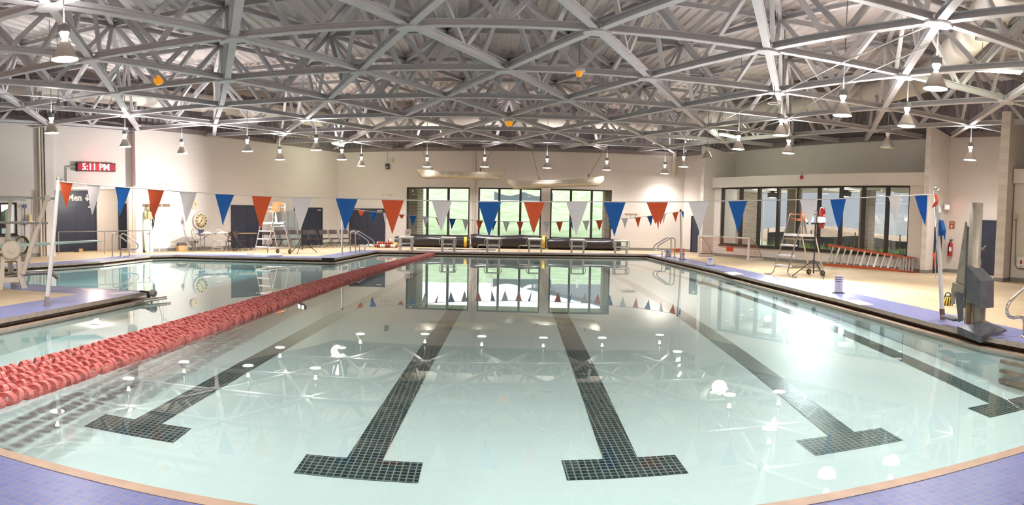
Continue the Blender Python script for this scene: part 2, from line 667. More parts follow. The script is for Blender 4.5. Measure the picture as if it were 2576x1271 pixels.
# ---- far wall with three window groups
FARW = [((1022.5, 472.5, 1181, 594.5), (1074, 1127)), ((1202.5, 475, 1361, 597), (1255, 1308.5)), ((1384, 480, 1538, 604), (1435.5, 1488))]
FOP = []
for (xa, ya, xb, yb), _ in FARW:
    ym = (ya + yb) / 2
    FOP.append((uz(xa, ym, WF0, WF1)[0], uz(xb, ym, WF0, WF1)[0], .66, 3.17))
wall('wall_far', WF0, WF1, ZD, 5.1, WALL, FOP)

# ---- right wall, window bay, fins
_ua = (Vector((11.42, 28.1)) - Vector(WR0)).dot((Vector(WR1) - Vector(WR0)).normalized())
wall('wall_right', WR0, WR1, ZD, 5.12, WALL, [(_ua, _ua + 10.7, ZD, 3.7), (_ua + 15.6, _ua + 20, ZD, 3.7)], z1b=5.3)
b0 = uz(1812, 545, BAY0, BAY1)[0]
b1 = uz(2286, 550, BAY0, BAY1)[0]
BAYO = (b0, b1, .69, 3.27)
BLEN = (BAY1 - BAY0).length
wall('wall_right_bay', BAY0, BAY1, ZD, 3.3, WALL, [BAYO])
bd, bn = wdir(BAY0, BAY1)
mb = MB()
mb.box((BLEN / 2, .12, 3.49), (BLEN, .55, .46))
mb.box((BLEN / 2, .8, 3.70), (BLEN, 1.5, .05))
o = struct(mb.build('trim_header', WALL))
o.location = (BAY0.x, BAY0.y, 0)
o.rotation_euler = (0, 0, math.atan2(bd.y, bd.x))
wall('wall_right_next_bay', NXT0, NXT1, ZD, 3.3, WALL, [(.75, 5.2, .69, 3.2)])
nd, nn = wdir(NXT0, NXT1)
mb = MB()
NLEN = (NXT1 - NXT0).length
mb.box((NLEN / 2, .1, 3.52), (NLEN, .5, .46))
mb.box((NLEN / 2, .8, 3.72), (NLEN, 1.5, .05))
o = struct(mb.build('trim_header_next', WALL))
o.location = (NXT0.x, NXT0.y, 0)
o.rotation_euler = (0, 0, math.atan2(nd.y, nd.x))


def fin(name, P, length, thick, zt, zt2):
    "buttress fin from its end at P out to the wall, square to the wall"
    d = Vector((.922, .388, 0))
    n = Vector((.388, -.922, 0))
    a, b = Vector((P[0], P[1], 0)), Vector((P[0], P[1], 0)) + d * length
    vs = []
    for z in (0, 1):
        for e, zz in ((a, zt), (b, zt2)):
            for s in (0, 1):
                v = e + n * (thick * s)
                vs.append((v.x, v.y, ZD if z == 0 else zz))
    mb = MB()
    mb.add([(0, 0, 0)] * 0, [])
    L = [(0, 0, ZD), (length, 0, ZD), (length, -thick, ZD), (0, -thick, ZD), (0, 0, zt), (length, 0, zt2), (length, -thick, zt2), (0, -thick, zt)]
    mb.add(L, [(0, 3, 2, 1), (4, 5, 6, 7), (0, 1, 5, 4), (1, 2, 6, 5), (2, 3, 7, 6), (3, 0, 4, 7)])
    o = fix_normals(mb.build(name, WALL))
    o.location = (P[0], P[1], 0)
    o.rotation_euler = (0, 0, math.atan2(d.y, d.x))
    # its grey base
    m2 = MB()
    m2.box((length / 2, -thick / 2, ZD + .06), (length + .03, thick + .03, .12))
    o2 = m2.build(name.replace('wall', 'baseboard'), BASEB)
    o2.location, o2.rotation_euler = o.location, o.rotation_euler
    struct(o2)
    return struct(o)


FIN1 = far_at(1758, 600, 29.0)
FIN2 = far_at(2318, 600, 22.45)
FIN3 = far_at(2505, 600, 20.05)
fin('wall_fin_far', FIN1, 2.1, .22, 5.13, 4.9)
fin('wall_fin_middle', FIN2, 1.9, .2, 5.37, 5.2)
fin('wall_fin_near', FIN3, 2.5, .3, 5.55, 5.4)
# pilasters of the left wall
for nm, xa, xb, d in (('wall_pilaster_middle', 333, 349, .3), ('wall_pilaster_near', 112, 134, .14)):
    ua, ub = uz(xa, 500, WL0, WL1)[0], uz(xb, 500, WL0, WL1)[0]
    mb = MB()
    mb.box(((ua + ub) / 2, -d / 2, (ZD + 5.45) / 2), (ub - ua, d, 5.3))
    o = struct(mb.build(nm, WALL))
    o.location = (WL0.x, WL0.y, 0)
    o.rotation_euler = (0, 0, math.atan2(ld.y, ld.x))
# unseen walls behind the camera close the hall
wall('wall_right_near', (19.05, 9.9), (19.05, -4), ZD, 7.4, WALL)
wall('wall_back', (19.05, -4), (-21.63, -4), ZD, 7.4, WALL)
wall('wall_left_near', (-21.63, -4), (-21.63, 9.0), ZD, 7.4, WALL)


def baseboard(name, A, B, u0, u1, z0=ZD):
    d, n = wdir(A, B)
    mb = MB()
    mb.box(((u0 + u1) / 2, -.012, z0 + .065), (u1 - u0, .024, .13))
    o = struct(mb.build(name, BASEB))
    o.location = (A[0], A[1], 0)
    o.rotation_euler = (0, 0, math.atan2(d.y, d.x))


baseboard('baseboard_left', WL0, WL1, al1, LLEN)
baseboard('baseboard_left_near', WL0, WL1, 0, al0)
baseboard('baseboard_far', WF0, WF1, 0, (WF1 - WF0).length)
baseboard('baseboard_right', WR0, WR1, 0, (WR1 - WR0).length)
baseboard('baseboard_bay', BAY0, BAY1, 0, BLEN)
baseboard('baseboard_next', NXT0, NXT1, 0, NLEN)


# ---- corrugated siding above the masonry, edge beams
def siding(name, A, B, z0a, z0b, z1, pitch=.3, dep=.07):
    A, B = Vector(A), Vector(B)
    L = (B - A).length
    n = int(L / pitch)
    mb = MB()
    pr = []
    for i in range(n):
        u = i * pitch
        pr += [(u, 0), (u + pitch * .2, dep), (u + pitch * .7, dep), (u + pitch * .9, 0)]
    pr.append((L, 0))
    vs = []
    for u, y in pr:
        zb_ = z0a + (z0b - z0a) * u / L
        vs += [(u, y + .05, zb_), (u, y + .45, z1)]
    mb.add(vs, [(2 * i, 2 * i + 2, 2 * i + 3, 2 * i + 1) for i in range(len(pr) - 1)])
    o = struct(mb.build(name, SIDING))
    o.location = (A.x, A.y, 0)
    o.rotation_euler = (0, 0, math.atan2(B.y - A.y, B.x - A.x))
    m2 = MB()
    R = math.atan2(z0b - z0a, L)
    m2.add([], [])
    m2.bar((0, -.02, z0a + .05), (L, -.02, z0b + .05), .16, .2)
    o2 = struct(m2.build(name.replace('siding', 'beam').replace('wall', 'trim'), DARKST))
    o2.location, o2.rotation_euler = o.location, o.rotation_euler


siding('wall_siding_left', WL0, WL1, 5.72, 5.12, 7.5)
siding('wall_siding_far', WF0, WF1, 5.1, 5.1, 7.5)
siding('wall_siding_right', WR0, WR1, 5.12, 5.3, 7.5)

# ---- roof deck, ribbed
mb = MB()
X0, X1, Y0, Y1, p = -23, 21, -4.5, 35, .3
pr = []
x = X0
while x < X1:
    pr += [(x, 0), (x + .05, .05), (x + .2, .05), (x + .25, 0)]
    x += p
vs = []
for a, b in pr:
    vs += [(a, Y0, 7.42 + b), (a, Y1, 7.42 + b)]
mb.add(vs, [(2 * i, 2 * i + 1, 2 * i + 3, 2 * i + 2) for i in range(len(pr) - 1)])
mb.add([(X0, Y0, 7.7), (X1, Y0, 7.7), (X1, Y1, 7.7), (X0, Y1, 7.7)], [(0, 1, 2, 3)])
struct(mb.build('ceiling', DECKM))

# ---- pool outline along the deck edge, counter-clockwise from the near right corner
def P2(x, y, z=ZD):
    v = at(x, y, z)
    return (v.x, v.y)


YN = 2.62
RIGHT = [(6.22, YN), P2(2576, 865), P2(2489, 849), P2(2336, 811), P2(2194, 774), P2(2100, 750.7), P2(1980, 722), P2(1900, 703), P2(1800, 678.5), P2(1700, 656.5), P2(1628, 640.5)]
LEFT = [P2(950, 631), P2(837, 650.7), P2(640, 646.5), P2(443, 642), P2(377, 643.7), P2(252, 657), P2(19, 672.6), (-19.6, 12.6), P2(60, 714.5), P2(135, 720), P2(372, 733.5), P2(120, 781), P2(0, 803), (-6.35, YN)]
POOL = RIGHT + LEFT
NP = len(POOL)


def offset_poly(poly, dist):
    "each edge moved outward (polygon is counter-clockwise) by its own distance, corners mitred"
    n = len(poly)
    out = []
    for i in range(n):
        a, b, c = Vector(poly[i - 1]), Vector(poly[i]), Vector(poly[(i + 1) % n])
        d1, d2 = (b - a).normalized(), (c - b).normalized()
        n1, n2 = Vector((d1.y, -d1.x)), Vector((d2.y, -d2.x))
        e1, e2 = dist[i - 1], dist[i]
        den = d1.x * d2.y - d1.y * d2.x
        if abs(den) < .12:
            m = (n1 * e1 + n2 * e2) / 2
            out.append(tuple(b + m))
            continue
        p, q = b + n1 * e1, b + n2 * e2
        t = ((q.x - p.x) * d2.y - (q.y - p.y) * d2.x) / den
        out.append(tuple(p + d1 * t))
    return out


# edge i runs from POOL[i] to POOL[i+1]
ND = [.95] * NP
ND[NP - 1] = 3.2                                   # in front of the camera the tiles fill the deck
ND[10] = .55                                       # far end, under the starting blocks
TB = offset_poly(POOL, ND)


def fill(mb, loops, z, mi):
    bm = bmesh.new()
    es = []
    for lp in loops:
        vs = [bm.verts.new((x, y, z)) for x, y in lp]
        es += [bm.edges.new((vs[i], vs[(i + 1) % len(vs)])) for i in range(len(vs))]
    bmesh.ops.triangle_fill(bm, use_beauty=True, edges=es)
    bm.verts.index_update()
    fs = []
    for f in bm.faces:
        ix = [v.index for v in f.verts]
        if f.normal.z < 0:
            ix.reverse()
        fs.append(ix)
    mb.add([v.co[:] for v in bm.verts], fs, mi)
    bm.free()


deck = MB()
fill(deck, [[(-24, -5), (22, -5), (22, 36), (-24, 36)], TB], ZD, 0)
deck.add([(x, y, ZD) for x, y in TB] + [(x, y, ZD) for x, y in POOL], [(i, NP + i, NP + (i + 1) % NP, (i + 1) % NP) for i in range(NP)], 1)
# pale marker tiles set into the blue border
for q in (((1820, 686), (1850, 684), (1872, 690), (1842, 693)), ((2126, 757), (2158, 754), (2198, 767), (2163, 768)), ((1650, 643), (1668, 642), (1676, 644), (1656, 645)), ((268, 738), (330, 733), (345, 736), (285, 742)), ((205, 727), (250, 725), (262, 728), (215, 730))):
    deck.add([(*P2(*p), ZD + .002) for p in q], [(0, 1, 2, 3)], 2)
o = struct(deck.build('floor', [DECK, TILE, mat('pale marker tile', srgb('d9d2d6'), .4)]))
bm = bmesh.new(); bm.from_mesh(o.data)
for f in bm.faces:
    if f.normal.z < 0:
        f.normal_flip()
bm.to_mesh(o.data); bm.free()

# steel edge band, dark gutter channel behind it, lip at the waterline, pool wall below
BACK = offset_poly(POOL, [.22] * NP)
LIPO = offset_poly(POOL, [-.16 if i != NP - 1 else -.34 for i in range(NP)])


def ring(mb, la, za, lb, zb_, mi):
    n = len(la)
    mb.add([(x, y, za) for x, y in la] + [(x, y, zb_) for x, y in lb], [(i, (i + 1) % n, n + (i + 1) % n, n + i) for i in range(n)], mi)


g = MB()
ring(g, POOL, ZD + .004, POOL, ZD - .068, 0)
ring(g, POOL, ZD - .068, BACK, ZD - .068, 1)
ring(g, BACK, ZD - .068, BACK, -.01, 1)
ring(g, BACK, -.01, POOL, .012, 1)
ring(g, POOL, .012, LIPO, .026, 2)
ring(g, LIPO, .026, LIPO, -.06, 0)
struct(g.build('trim_gutter', [STEEL, GUTTER, LIPM]))


# ---- pool basin. The floor lies where refraction makes the shallow end appear to lie
DEPTH = 1.12


def _zapp():
    tab = []
    for k in range(1, 400):
        e = .012 + k * .0024
        ct = math.cos(e) / 1.333
        tt = ct and math.sqrt(1 - ct * ct) / ct
        dx = DEPTH / tt if False else DEPTH * math.cos(e) / 1.333 / math.sqrt(1 - ct * ct)
        D = EYE.z / math.tan(e) + dx
        tab.append((D, -dx * math.tan(e)))
    tab.sort()
    return tab


TAB = _zapp()
TD, TZ = np.array([t[0] for t in TAB]), np.array([t[1] for t in TAB])


def zb(y):
    return float(np.interp(max(y, 2.6), TD, TZ))


def at_bottom(px, py):
    z = -.3
    for _ in range(30):
        p = at(px, py, z)
        z = .5 * z + .5 * zb(p.y)
    return at(px, py, z)


pool = MB()
ring(pool, LIPO, 0, LIPO, -1.3, 0)
ys = list(np.linspace(2.0, 12, 41)) + list(np.linspace(12.5, 28.5, 33))
xs = [-6.4, -2, 2, 7.6]
vs = [(x, y, zb(y)) for y in ys for x in xs]
w = len(xs)
for j in range(len(ys) - 1):
    pool.add(vs[j * w:(j + 2) * w], [(i, i + 1, w + i + 1, w + i) for i in range(w - 1)], 1, True)
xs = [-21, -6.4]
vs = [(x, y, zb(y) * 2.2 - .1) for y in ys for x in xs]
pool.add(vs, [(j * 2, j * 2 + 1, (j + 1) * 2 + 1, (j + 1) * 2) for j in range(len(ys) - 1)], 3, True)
pool.add([(-6.4, y, zb(y) * k - (.1 if k > 1 else 0)) for y in ys for k in (1, 2.2)], [(j * 2, j * 2 + 1, (j + 1) * 2 + 1, (j + 1) * 2) for j in range(len(ys) - 1)], 0)
# black lane lines with their T ends
LANES = [[(349, 1076), (556, 957), (700, 873), (918, 758.6), (996, 714), (1100, 661)], [(907, 1178), (1000, 1010), (1100, 850), (1155, 765), (1235, 657)],
         [(1570, 1175), (1480, 960), (1415, 800), (1399, 765), (1352, 660)], [(2140, 1108), (1925, 938), (1700, 792), (1600, 717), (1475, 661)],
         [(2540, 1020), (2300, 915), (2100, 832), (1900, 755), (1750, 705), (1580, 665)]]
LANEX = []
for L in LANES:
    pts = [at_bottom(*q) for q in L]
    yy = np.array([p.y for p in pts]); xx = np.array([p.x for p in pts])
    LANEX.append((np.polyfit(yy, xx, 2), yy.min(), min(yy.max(), 25.6)))
for cf, ya, yb in LANEX:
    f = lambda y: float(np.polyval(cf, y))
    n = 60
    yv = [ya + .02 + (yb - ya) * i / n for i in range(n + 1)]
    vs = []
    for y in yv:
        hw = .145
        vs += [(f(y) - hw, y, zb(y) + .004), (f(y) + hw, y, zb(y) + .004)]
    pool.add(vs, [(2 * i, 2 * i + 1, 2 * i + 3, 2 * i + 2) for i in range(n)], 2)
    y0 = ya - .2
    vs = []
    for j in range(5):
        y = y0 + .36 * j / 4
        vs += [(f(ya) - .475, y, zb(y) + .004), (f(ya) + .475, y, zb(y) + .004)]
    pool.add(vs, [(2 * i, 2 * i + 1, 2 * i + 3, 2 * i + 2) for i in range(4)], 2)
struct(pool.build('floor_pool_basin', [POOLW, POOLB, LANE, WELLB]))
wt = MB()
fill(wt, [offset_poly(POOL, [-.05] * NP)], 0, 0)
o = wt.build('pool_water', WATER)
tag(o, kind='stuff')
# ================================================================== SPACE FRAME
ROWY = [4.38, 8.13, 11.63, 15.23, 18.84, 22.4, 25.75, 29.4]
TAIL = [33.05]


def node_xy(r, k):
    "joint k of row r; odd rows sit half a bay over"
    y = ROWY[r]
    yp = y / .961
    return .961 * (1.44 + .051 * yp + (3.3 + .0185 * yp) * (k + (.5 if r % 2 else 0))), y


def inside(x, y, m=.25):
    n = len(ROOM)
    for i in range(n):
        a, b = Vector(ROOM[i]), Vector(ROOM[(i + 1) % n])
        d = (b - a).normalized()
        if (x - a.x) * d.y - (y - a.y) * d.x < m:
            return False
    return True


NODES = {}
for r in range(len(ROWY)):
    for k in range(-8, 8):
        x, y = node_xy(r, k)
        if inside(x, y, .35):
            NODES[(r, k)] = Vector((x, y, 0))


def step(r, k, dirn):
    if dirn == 0:
        return (r, k + 1)
    if dirn == 1:        # away and to the right
        return (r + 1, k + 1) if r % 2 else (r + 1, k)
    return (r + 1, k) if r % 2 else (r + 1, k - 1)


def to_wall(p, d):
    "where the ray p+d*t leaves the room"
    best = None
    n = len(ROOM)
    for i in range(n):
        a, b = Vector(ROOM[i]), Vector(ROOM[(i + 1) % n])
        e = b - a
        den = d.x * e.y - d.y * e.x
        if abs(den) < 1e-6:
            continue
        t = ((a.x - p.x) * e.y - (a.y - p.y) * e.x) / den
        s = ((a.x - p.x) * d.y - (a.y - p.y) * d.x) / den
        if t > 0 and -1e-6 <= s <= 1 + 1e-6 and (best is None or t < best):
            best = t
    return best


def pre(r, k, dirn):
    for rr in (r - 1, r):
        for kk in (k - 1, k, k + 1):
            if (rr, kk) in NODES and step(rr, kk, dirn) == (r, k):
                return (rr, kk)
    return None


ORD = ['first', 'second', 'third', 'fourth', 'fifth', 'sixth', 'seventh', 'eighth', 'ninth', 'tenth', 'eleventh', 'twelfth', 'thirteenth']
brace_proto = None
for dirn, words in ((0, 'running left to right'), (1, 'running away to the right'), (2, 'running away to the left')):
    lines = []
    for n0 in sorted(NODES):
        if pre(*n0, dirn) is None:
            L = [n0]
            while step(*L[-1], dirn) in NODES:
                L.append(step(*L[-1], dirn))
            lines.append(L)
    if dirn == 0:
        lines.sort(key=lambda L: -L[0][0])
        lab = ['grey steel roof truss ' + words + ', ' + ('nearest the far wall' if i == 0 else ORD[i] + ' from the far wall') for i in range(len(lines))]
    else:
        lines.sort(key=lambda L: sum(NODES[n].x - (NODES[n].y - 18) * (.5 if dirn == 1 else -.5) for n in L) / len(L))
        lab = ['grey steel roof truss ' + words + ', ' + ('leftmost of its direction' if i == 0 else ORD[i] + ' from the left of its direction') for i in range(len(lines))]
    for L, lb in zip(lines, lab):
        P = [NODES[n] for n in L]
        c = sum(P, Vector((0, 0, 0))) / len(P)
        t = thing('roof_truss', lb, 'roof truss', (c.x, c.y, ZB), 0, 'roof trusses of the space frame')
        dd = (P[-1] - P[0]).normalized() if len(P) > 1 else ((Vector((1, 0, 0)), Vector((.45, .89, 0)), Vector((-.4, .91, 0)))[dirn])
        ends = []
        for p, s in ((P[0], -1), (P[-1], 1)):
            tt = to_wall(p, dd * s)
            ends.append(p + dd * s * min(tt if tt else 1, 3.9))
        bc, tcm = MB(), MB()
        Z = Vector((0, 0, ZB)); ZZ = Vector((0, 0, ZT))
        seq = [ends[0]] + P + [ends[1]]
        for i in range(len(seq) - 1):
            a, b = seq[i], seq[i + 1]
            d = (b - a).normalized()
            g = .14
            bc.ibeam(a + Z + (d * g if i else d * 0), b + Z - (d * g if i < len(seq) - 2 else d * 0), .15, .145, .02)
        bc.build('bottom_chord', TRUSS, t)
        for i in range(len(seq) - 1):
            a, b = seq[i], seq[i + 1]
            if (b - a).length > .5:
                tcm.ibeam(a + ZZ, b + ZZ, .13, .15, .02)
        tcm.build('top_chord', TRUSS, t)
        for i in range(len(P) - 1):
            a, b = P[i], P[i + 1]
            m = (a + b) / 2
            d = (b - a).normalized()
            for e, s in ((a, -1), (b, 1)):
                w = MB()
                w.bar(e + ZZ + d * (-s * .1) - Vector((0, 0, .08)), m + Z + d * (s * .07) + Vector((0, 0, .07)), .10, .10)
                w.build('web_brace', TRUSS, t)
        for p, e in ((P[0], ends[0]), (P[-1], ends[1])):
            if (e - p).length > 1.6:
                m = (p + e) / 2
                w = MB()
                w.bar(p + ZZ - Vector((0, 0, .08)), m + Z + Vector((0, 0, .07)), .10, .10)
                if (e - p).length > 2.6:
                    w2 = MB()
                    w2.bar(e + ZZ - Vector((0, 0, .08)), m + Z + Vector((0, 0, .07)), .10, .10)
                    w2.build('web_brace', TRUSS, t)
                w.build('web_brace', TRUSS, t)

gp = None
for (r, k), p in sorted(NODES.items()):
    if gp is None:
        mb = MB()
        poly = [(.2 * math.cos(PI / 8 + i * PI / 4) * (1.35 if i in (0, 3, 4, 7) else 1), .2 * math.sin(PI / 8 + i * PI / 4)) for i in range(8)]
        mb.prism(poly, -.115, -.075)
        mb.lathe([(.07, -.08), (.07, .1)], n=8)
        gp = tag(mb.build('gusset_plate', TRUSS), 'flat eight sided grey steel plate under a roof truss joint', 'plate', 'gusset plates of the space frame')
        gp.location = (p.x, p.y, ZB)
    else:
        o = gp.copy()
        C.objects.link(o)
        o.location = (p.x, p.y, ZB)

# ---- round ducts along the walls
def duct(name, label, pts, r):
    P = [V3(p) for p in pts]
    Q = []
    for i in range(len(P) - 1):
        a, b = P[i], P[i + 1]
        k = max(2, int((b - a).length / .6))
        Q += [a.lerp(b, j / k) for j in range(k)]
    Q.append(P[-1])
    t = thing(name, label, 'duct', Q[len(Q) // 2])
    mb = MB()
    mb.tube(Q, r, 20)
    mb.build('duct_tube', DUCT, t)
    for i in range(3, len(Q) - 2, 5):
        m = MB()
        d = (Q[i + 1] - Q[i]).normalized()
        m.tube([Q[i] - d * .04, Q[i] + d * .04], r + .03, 20)
        m.build('duct_band', DUCT, t)
    for i in range(5, len(Q) - 3, 7):
        m = MB()
        d = (Q[i + 1] - Q[i]).normalized()
        R = Matrix((d, d.cross(Vector((0, 0, -1))), Vector((0, 0, 1)))).transposed()
        m.box(Q[i] - Vector((0, 0, r + .02)), (.95, .42, .2), 0, R=R)
        m.build('air_outlet', GREY, t)
    return t


def inset(A, B, d, u):
    return wp(u, A, B, d, 6.45)


duct('air_duct', 'fat white round duct hanging along the left wall under the roof', [inset(WL0, WL1, 1.2, 3), inset(WL0, WL1, 1.2, LLEN - 2.2)], .38)
duct('air_duct', 'fat white round duct hanging along the far wall above the canoes', [inset(WF0, WF1, 1.5, 1.2), inset(WF0, WF1, 1.5, (WF1 - WF0).length - 1.6)], .38)
_c = [wp(1.6, WR0, WR1, 1.5, 6.45), wp(9, WR0, WR1, 1.7, 6.45), Vector((12.7, 18.2, 6.45)), Vector((12.6, 16.2, 6.45)), Vector((12.0, 14.3, 6.45)), Vector((11.0, 12.4, 6.45)), Vector((10.0, 10.6, 6.45)), Vector((8.4, 8, 6.45))]
duct('air_duct', 'fat white round duct above the right windows, bending towards the viewer', _c, .42)

# ---- high bay lamps
LAMPS = [(163, 150, 1), (130, 335, 1), (315, 370, 1), (458, 387, 1), (622, 381, 1), (704, 402, 1), (795, 378, 1), (860, 402, 1), (909, 418, 1), (1074, 420, 1), (1219, 420, 1), (1376, 423, 1), (1526, 428, 1),
         (1672, 437, 1), (1719, 420, 1), (1779, 400, 0), (1857, 376, 1), (1964, 341, 1), (1983, 386, 1), (2119, 291, 1), (2280, 318, 1), (2353, 224, 1), (2440, 403, 1), (2232, 372, 0)]
LLAB = ['lit high bay lamp hanging largest at the upper left', 'lit high bay lamp above the left end of the LED clock', 'lit high bay lamp between the LED clock and the pilaster', 'lit high bay lamp right of the left wall pilaster, above the round wall clock',
        'lit high bay lamp above the left wall navy double door', 'lit high bay lamp above the left lifeguard chair, lower of two', 'lit high bay lamp above the grey lockers, higher of two', 'lit high bay lamp beside the small fluorescent tube near the far left corner', 'lit high bay lamp left of the wall camera on the far wall',
        'lit high bay lamp over the left end of the upper canoe', 'lit high bay lamp over the right half of the upper canoe', 'lit high bay lamp over the middle of the lower canoe', 'lit high bay lamp over the right end of the lower canoe',
        'lit high bay lamp lowest near the far right corner', 'lit high bay lamp before the far right corner, left of the dark fin lamp', 'unlit high bay lamp in front of the far right fin', 'lit high bay lamp beside the fluorescent tube at the right wall', 'lit high bay lamp in the pair over the right guard chair, higher of the two',
        'lit high bay lamp in the pair over the right guard chair, lower of the two', 'lit high bay lamp hanging alone before the right duct', 'lit high bay lamp left of the middle fin, under the duct', 'lit high bay lamp hanging largest at the upper right', 'lit high bay lamp in the niche above the dark door at right', 'unlit high bay lamp before the right upper wall, its wires slack']


def lamp_parts(t, lit):
    m = MB(); m.tube([(0, 0, .56), (0, 0, 1)], .011, 6); m.build('hanger_rod', GREY, t, True)
    m = MB(); m.box((0, 0, .505), (.13, .13, .12)); m.build('ballast_box', GREY, t, True)
    m = MB(); m.lathe([(.078, .45), (.066, .40), (.052, .365), (.03, .335)], n=8); m.build('upper_glass', NECK if lit else WHITE, t, True)
    m = MB(); m.lathe([(.028, .345), (.04, .32), (.066, .262)], n=12); m.build('glass_neck', NECK if lit else WHITE, t, True)
    m = MB(); m.lathe([(.06, .285), (.09, .26), (.135, .17), (.18, .07), (.215, 0), (.21, .0), (.172, .07), (.125, .17), (.05, .27)], n=28); m.build('reflector', ALU if not lit else ALUR, t, True)
    m = MB(); m.lathe([(.0, .012), (.2, .012), (.2, .002), (.0, .002)], n=28); m.build('lens', LENS if lit else WHITE, t, True)


ALUR = mat('spun aluminium reflector', srgb('c2b7ac'), .5, .1)
proto = {}
for (x, y, lit), lb in zip(LAMPS, LLAB):
    p = at(x, y, 4.04)
    if not inside(p.x, p.y, .5):
        p = far_at(x, y, math.hypot(p.x, p.y) * .93)
    if lit in proto:
        t = copy_tree(proto[lit])
        t.location = p
        t['label'] = lb
    else:
        t = thing('high_bay_lamp', lb, 'pendant lamp', p, 0, 'high bay lamps')
        lamp_parts(t, lit)
        proto[lit] = t
    near = min(NODES.values(), key=lambda n: (n.x - p.x) ** 2 + (n.y - p.y) ** 2)
    top = ZB - .115 if math.hypot(near.x - p.x, near.y - p.y) < .2 else 7.465
    for ch in t.children:
        if ch.name.startswith('hanger_rod'):
            ch.scale.z = (top - p.z - .56) / .44
            ch.location.z = .56 - .56 * ch.scale.z
    if lit:
        light('lamp_light', 'SPOT', p - Vector((0, 0, .03)), LAMP_W, (1, .965, .93), None, .19, math.radians(146), 1., p - Vector((0, 0, 1))).parent = None
        light('lamp_uplight', 'SPOT', p + Vector((0, 0, .6)), NECK_W, (1, .96, .92), None, .1, math.radians(160), 1., p + Vector((0, 0, 2)))

for x, y in ((-14.5, 7), (-14, 2), (-17.5, 14), (-9.5, 4.2), (-6, 4.2), (-2.6, 4.2), (.8, 4.2), (4.2, 4.2), (7.6, 4.2), (-7.6, -2.2), (-2.6, -2.2), (2.6, -2.2), (7.6, -2.2), (12.5, 1.5), (13, 6)):  # unseen lamps added to brighten the near pool, pennants and left wall
    t = copy_tree(proto[1])
    t.location = (x, y, 4.04)
    t['label'] = 'added high bay lamp, unseen around the viewer, lighting the near end'
    p = Vector((x, y, 4.04))
    light('lamp_light', 'SPOT', p - Vector((0, 0, .03)), LAMP_W, (1, .965, .93), None, .19, math.radians(146), 1., p - Vector((0, 0, 1)))
    light('lamp_uplight', 'SPOT', p + Vector((0, 0, .6)), NECK_W, (1, .96, .92), None, .1, math.radians(160), 1., p + Vector((0, 0, 2)))

CONDM = mat('painted conduit', srgb('cfc8c2'), .5)
for lb, P in (('thin painted conduit strung under the trusses from the upper right lamp', [(2344, 62), (2118, 158), (1966, 233), (1856, 284), (1725, 347)]), ('thin painted conduit strung under the trusses above the right windows', [(2330, 118), (2112, 217), (1984, 298), (1862, 337)]),
              ('thin painted conduit strung under the trusses along the left wall', [(-20, 236), (140, 245), (320, 285), (460, 309), (622, 329), (704, 340), (800, 350)]), ('thin painted conduit strung under the trusses along the far wall', [(905, 350), (1074, 359), (1219, 360), (1376, 362), (1526, 369)])):
    Q = [at(x, y, 5.13) for x, y in P]
    tag(MB().tube(Q, .014, 6).build('conduit', CONDM), lb, 'conduit')
# ================================================================== DOORS AND WINDOWS
def box_on(mb, A, B, u0, u1, z0, z1, d0, d1, mi=0):
    "box between distances d0, d1 in front of the wall"
    c = (wp((u0 + u1) / 2, A, B, (d0 + d1) / 2, (z0 + z1) / 2))
    d, n = wdir(A, B)
    mb.box(c, (abs(u1 - u0), abs(d1 - d0), abs(z1 - z0)), mi, rz=math.atan2(d.y, d.x))
    return mb


def door(name, A, B, xs, ytop, double, knob_right=True, closer=True, zb_=ZD, bar=False):
    "navy steel door (xs: pixel columns of its sides) standing in wall A-B"
    u0, u1 = uz(xs[0], 575, A, B)[0], uz(xs[1], 575, A, B)[0]
    zt = uz((xs[0] + xs[1]) / 2, ytop, A, B)[1]
    c = wp((u0 + u1) / 2, A, B, 0, zb_)
    t = thing(name, '', '', c)

    struct(t)
    m = MB()
    box_on(m, A, B, u0 - .05, u0, zb_, zt + .05, 0, .06); box_on(m, A, B, u1, u1 + .05, zb_, zt + .05, 0, .06); box_on(m, A, B, u0 - .05, u1 + .05, zt, zt + .05, 0, .06)
    m.build('door_frame', DOOR, t)
    um = (u0 + u1) / 2
    lv = [(u0, um - .004), (um + .004, u1)] if double else [(u0, u1)]
    for i, (a, b) in enumerate(lv):
        m = MB(); box_on(m, A, B, a, b, zb_ + .01, zt, .0, .035 + .004 * i)
        lf = m.build('door_leaf', DOOR, t)
        if (double and i == (1 if knob_right else 0)) or not double:
            k = MB()
            uk = (a + .09) if double and i == 1 else (b - .09 if double else (a + b) / 2 if knob_right is None else (b - .09 if knob_right else a + .09))
            p = wp(uk, A, B, .06, zb_ + .98)
            k.ball(p, .045, 10)
            k.ball(p + Vector((0, 0, .14)), .02, 8)
            k.build('door_knob', CHROME, lf)
        hz = MB()
        e = a + .012 if i == 0 else b - .012
        for f in (.12, .5, .88):
            box_on(hz, A, B, e - .012, e + .012, zb_ + (zt - zb_) * f - .05, zb_ + (zt - zb_) * f + .05, .035, .05)
        hz.build('hinges', GREY, lf)
        if bar:
            k = MB(); box_on(k, A, B, a + .06, b - .06, zb_ + 1.0, zb_ + 1.06, .04, .1); k.build('push_bar', ALU, lf)
    if closer:
        k = MB(); box_on(k, A, B, u1 - .38, u1 - .1, zt - .12, zt - .04, .04, .1); k.build('door_closer', ALU, t)
    return t, u0, u1, zt


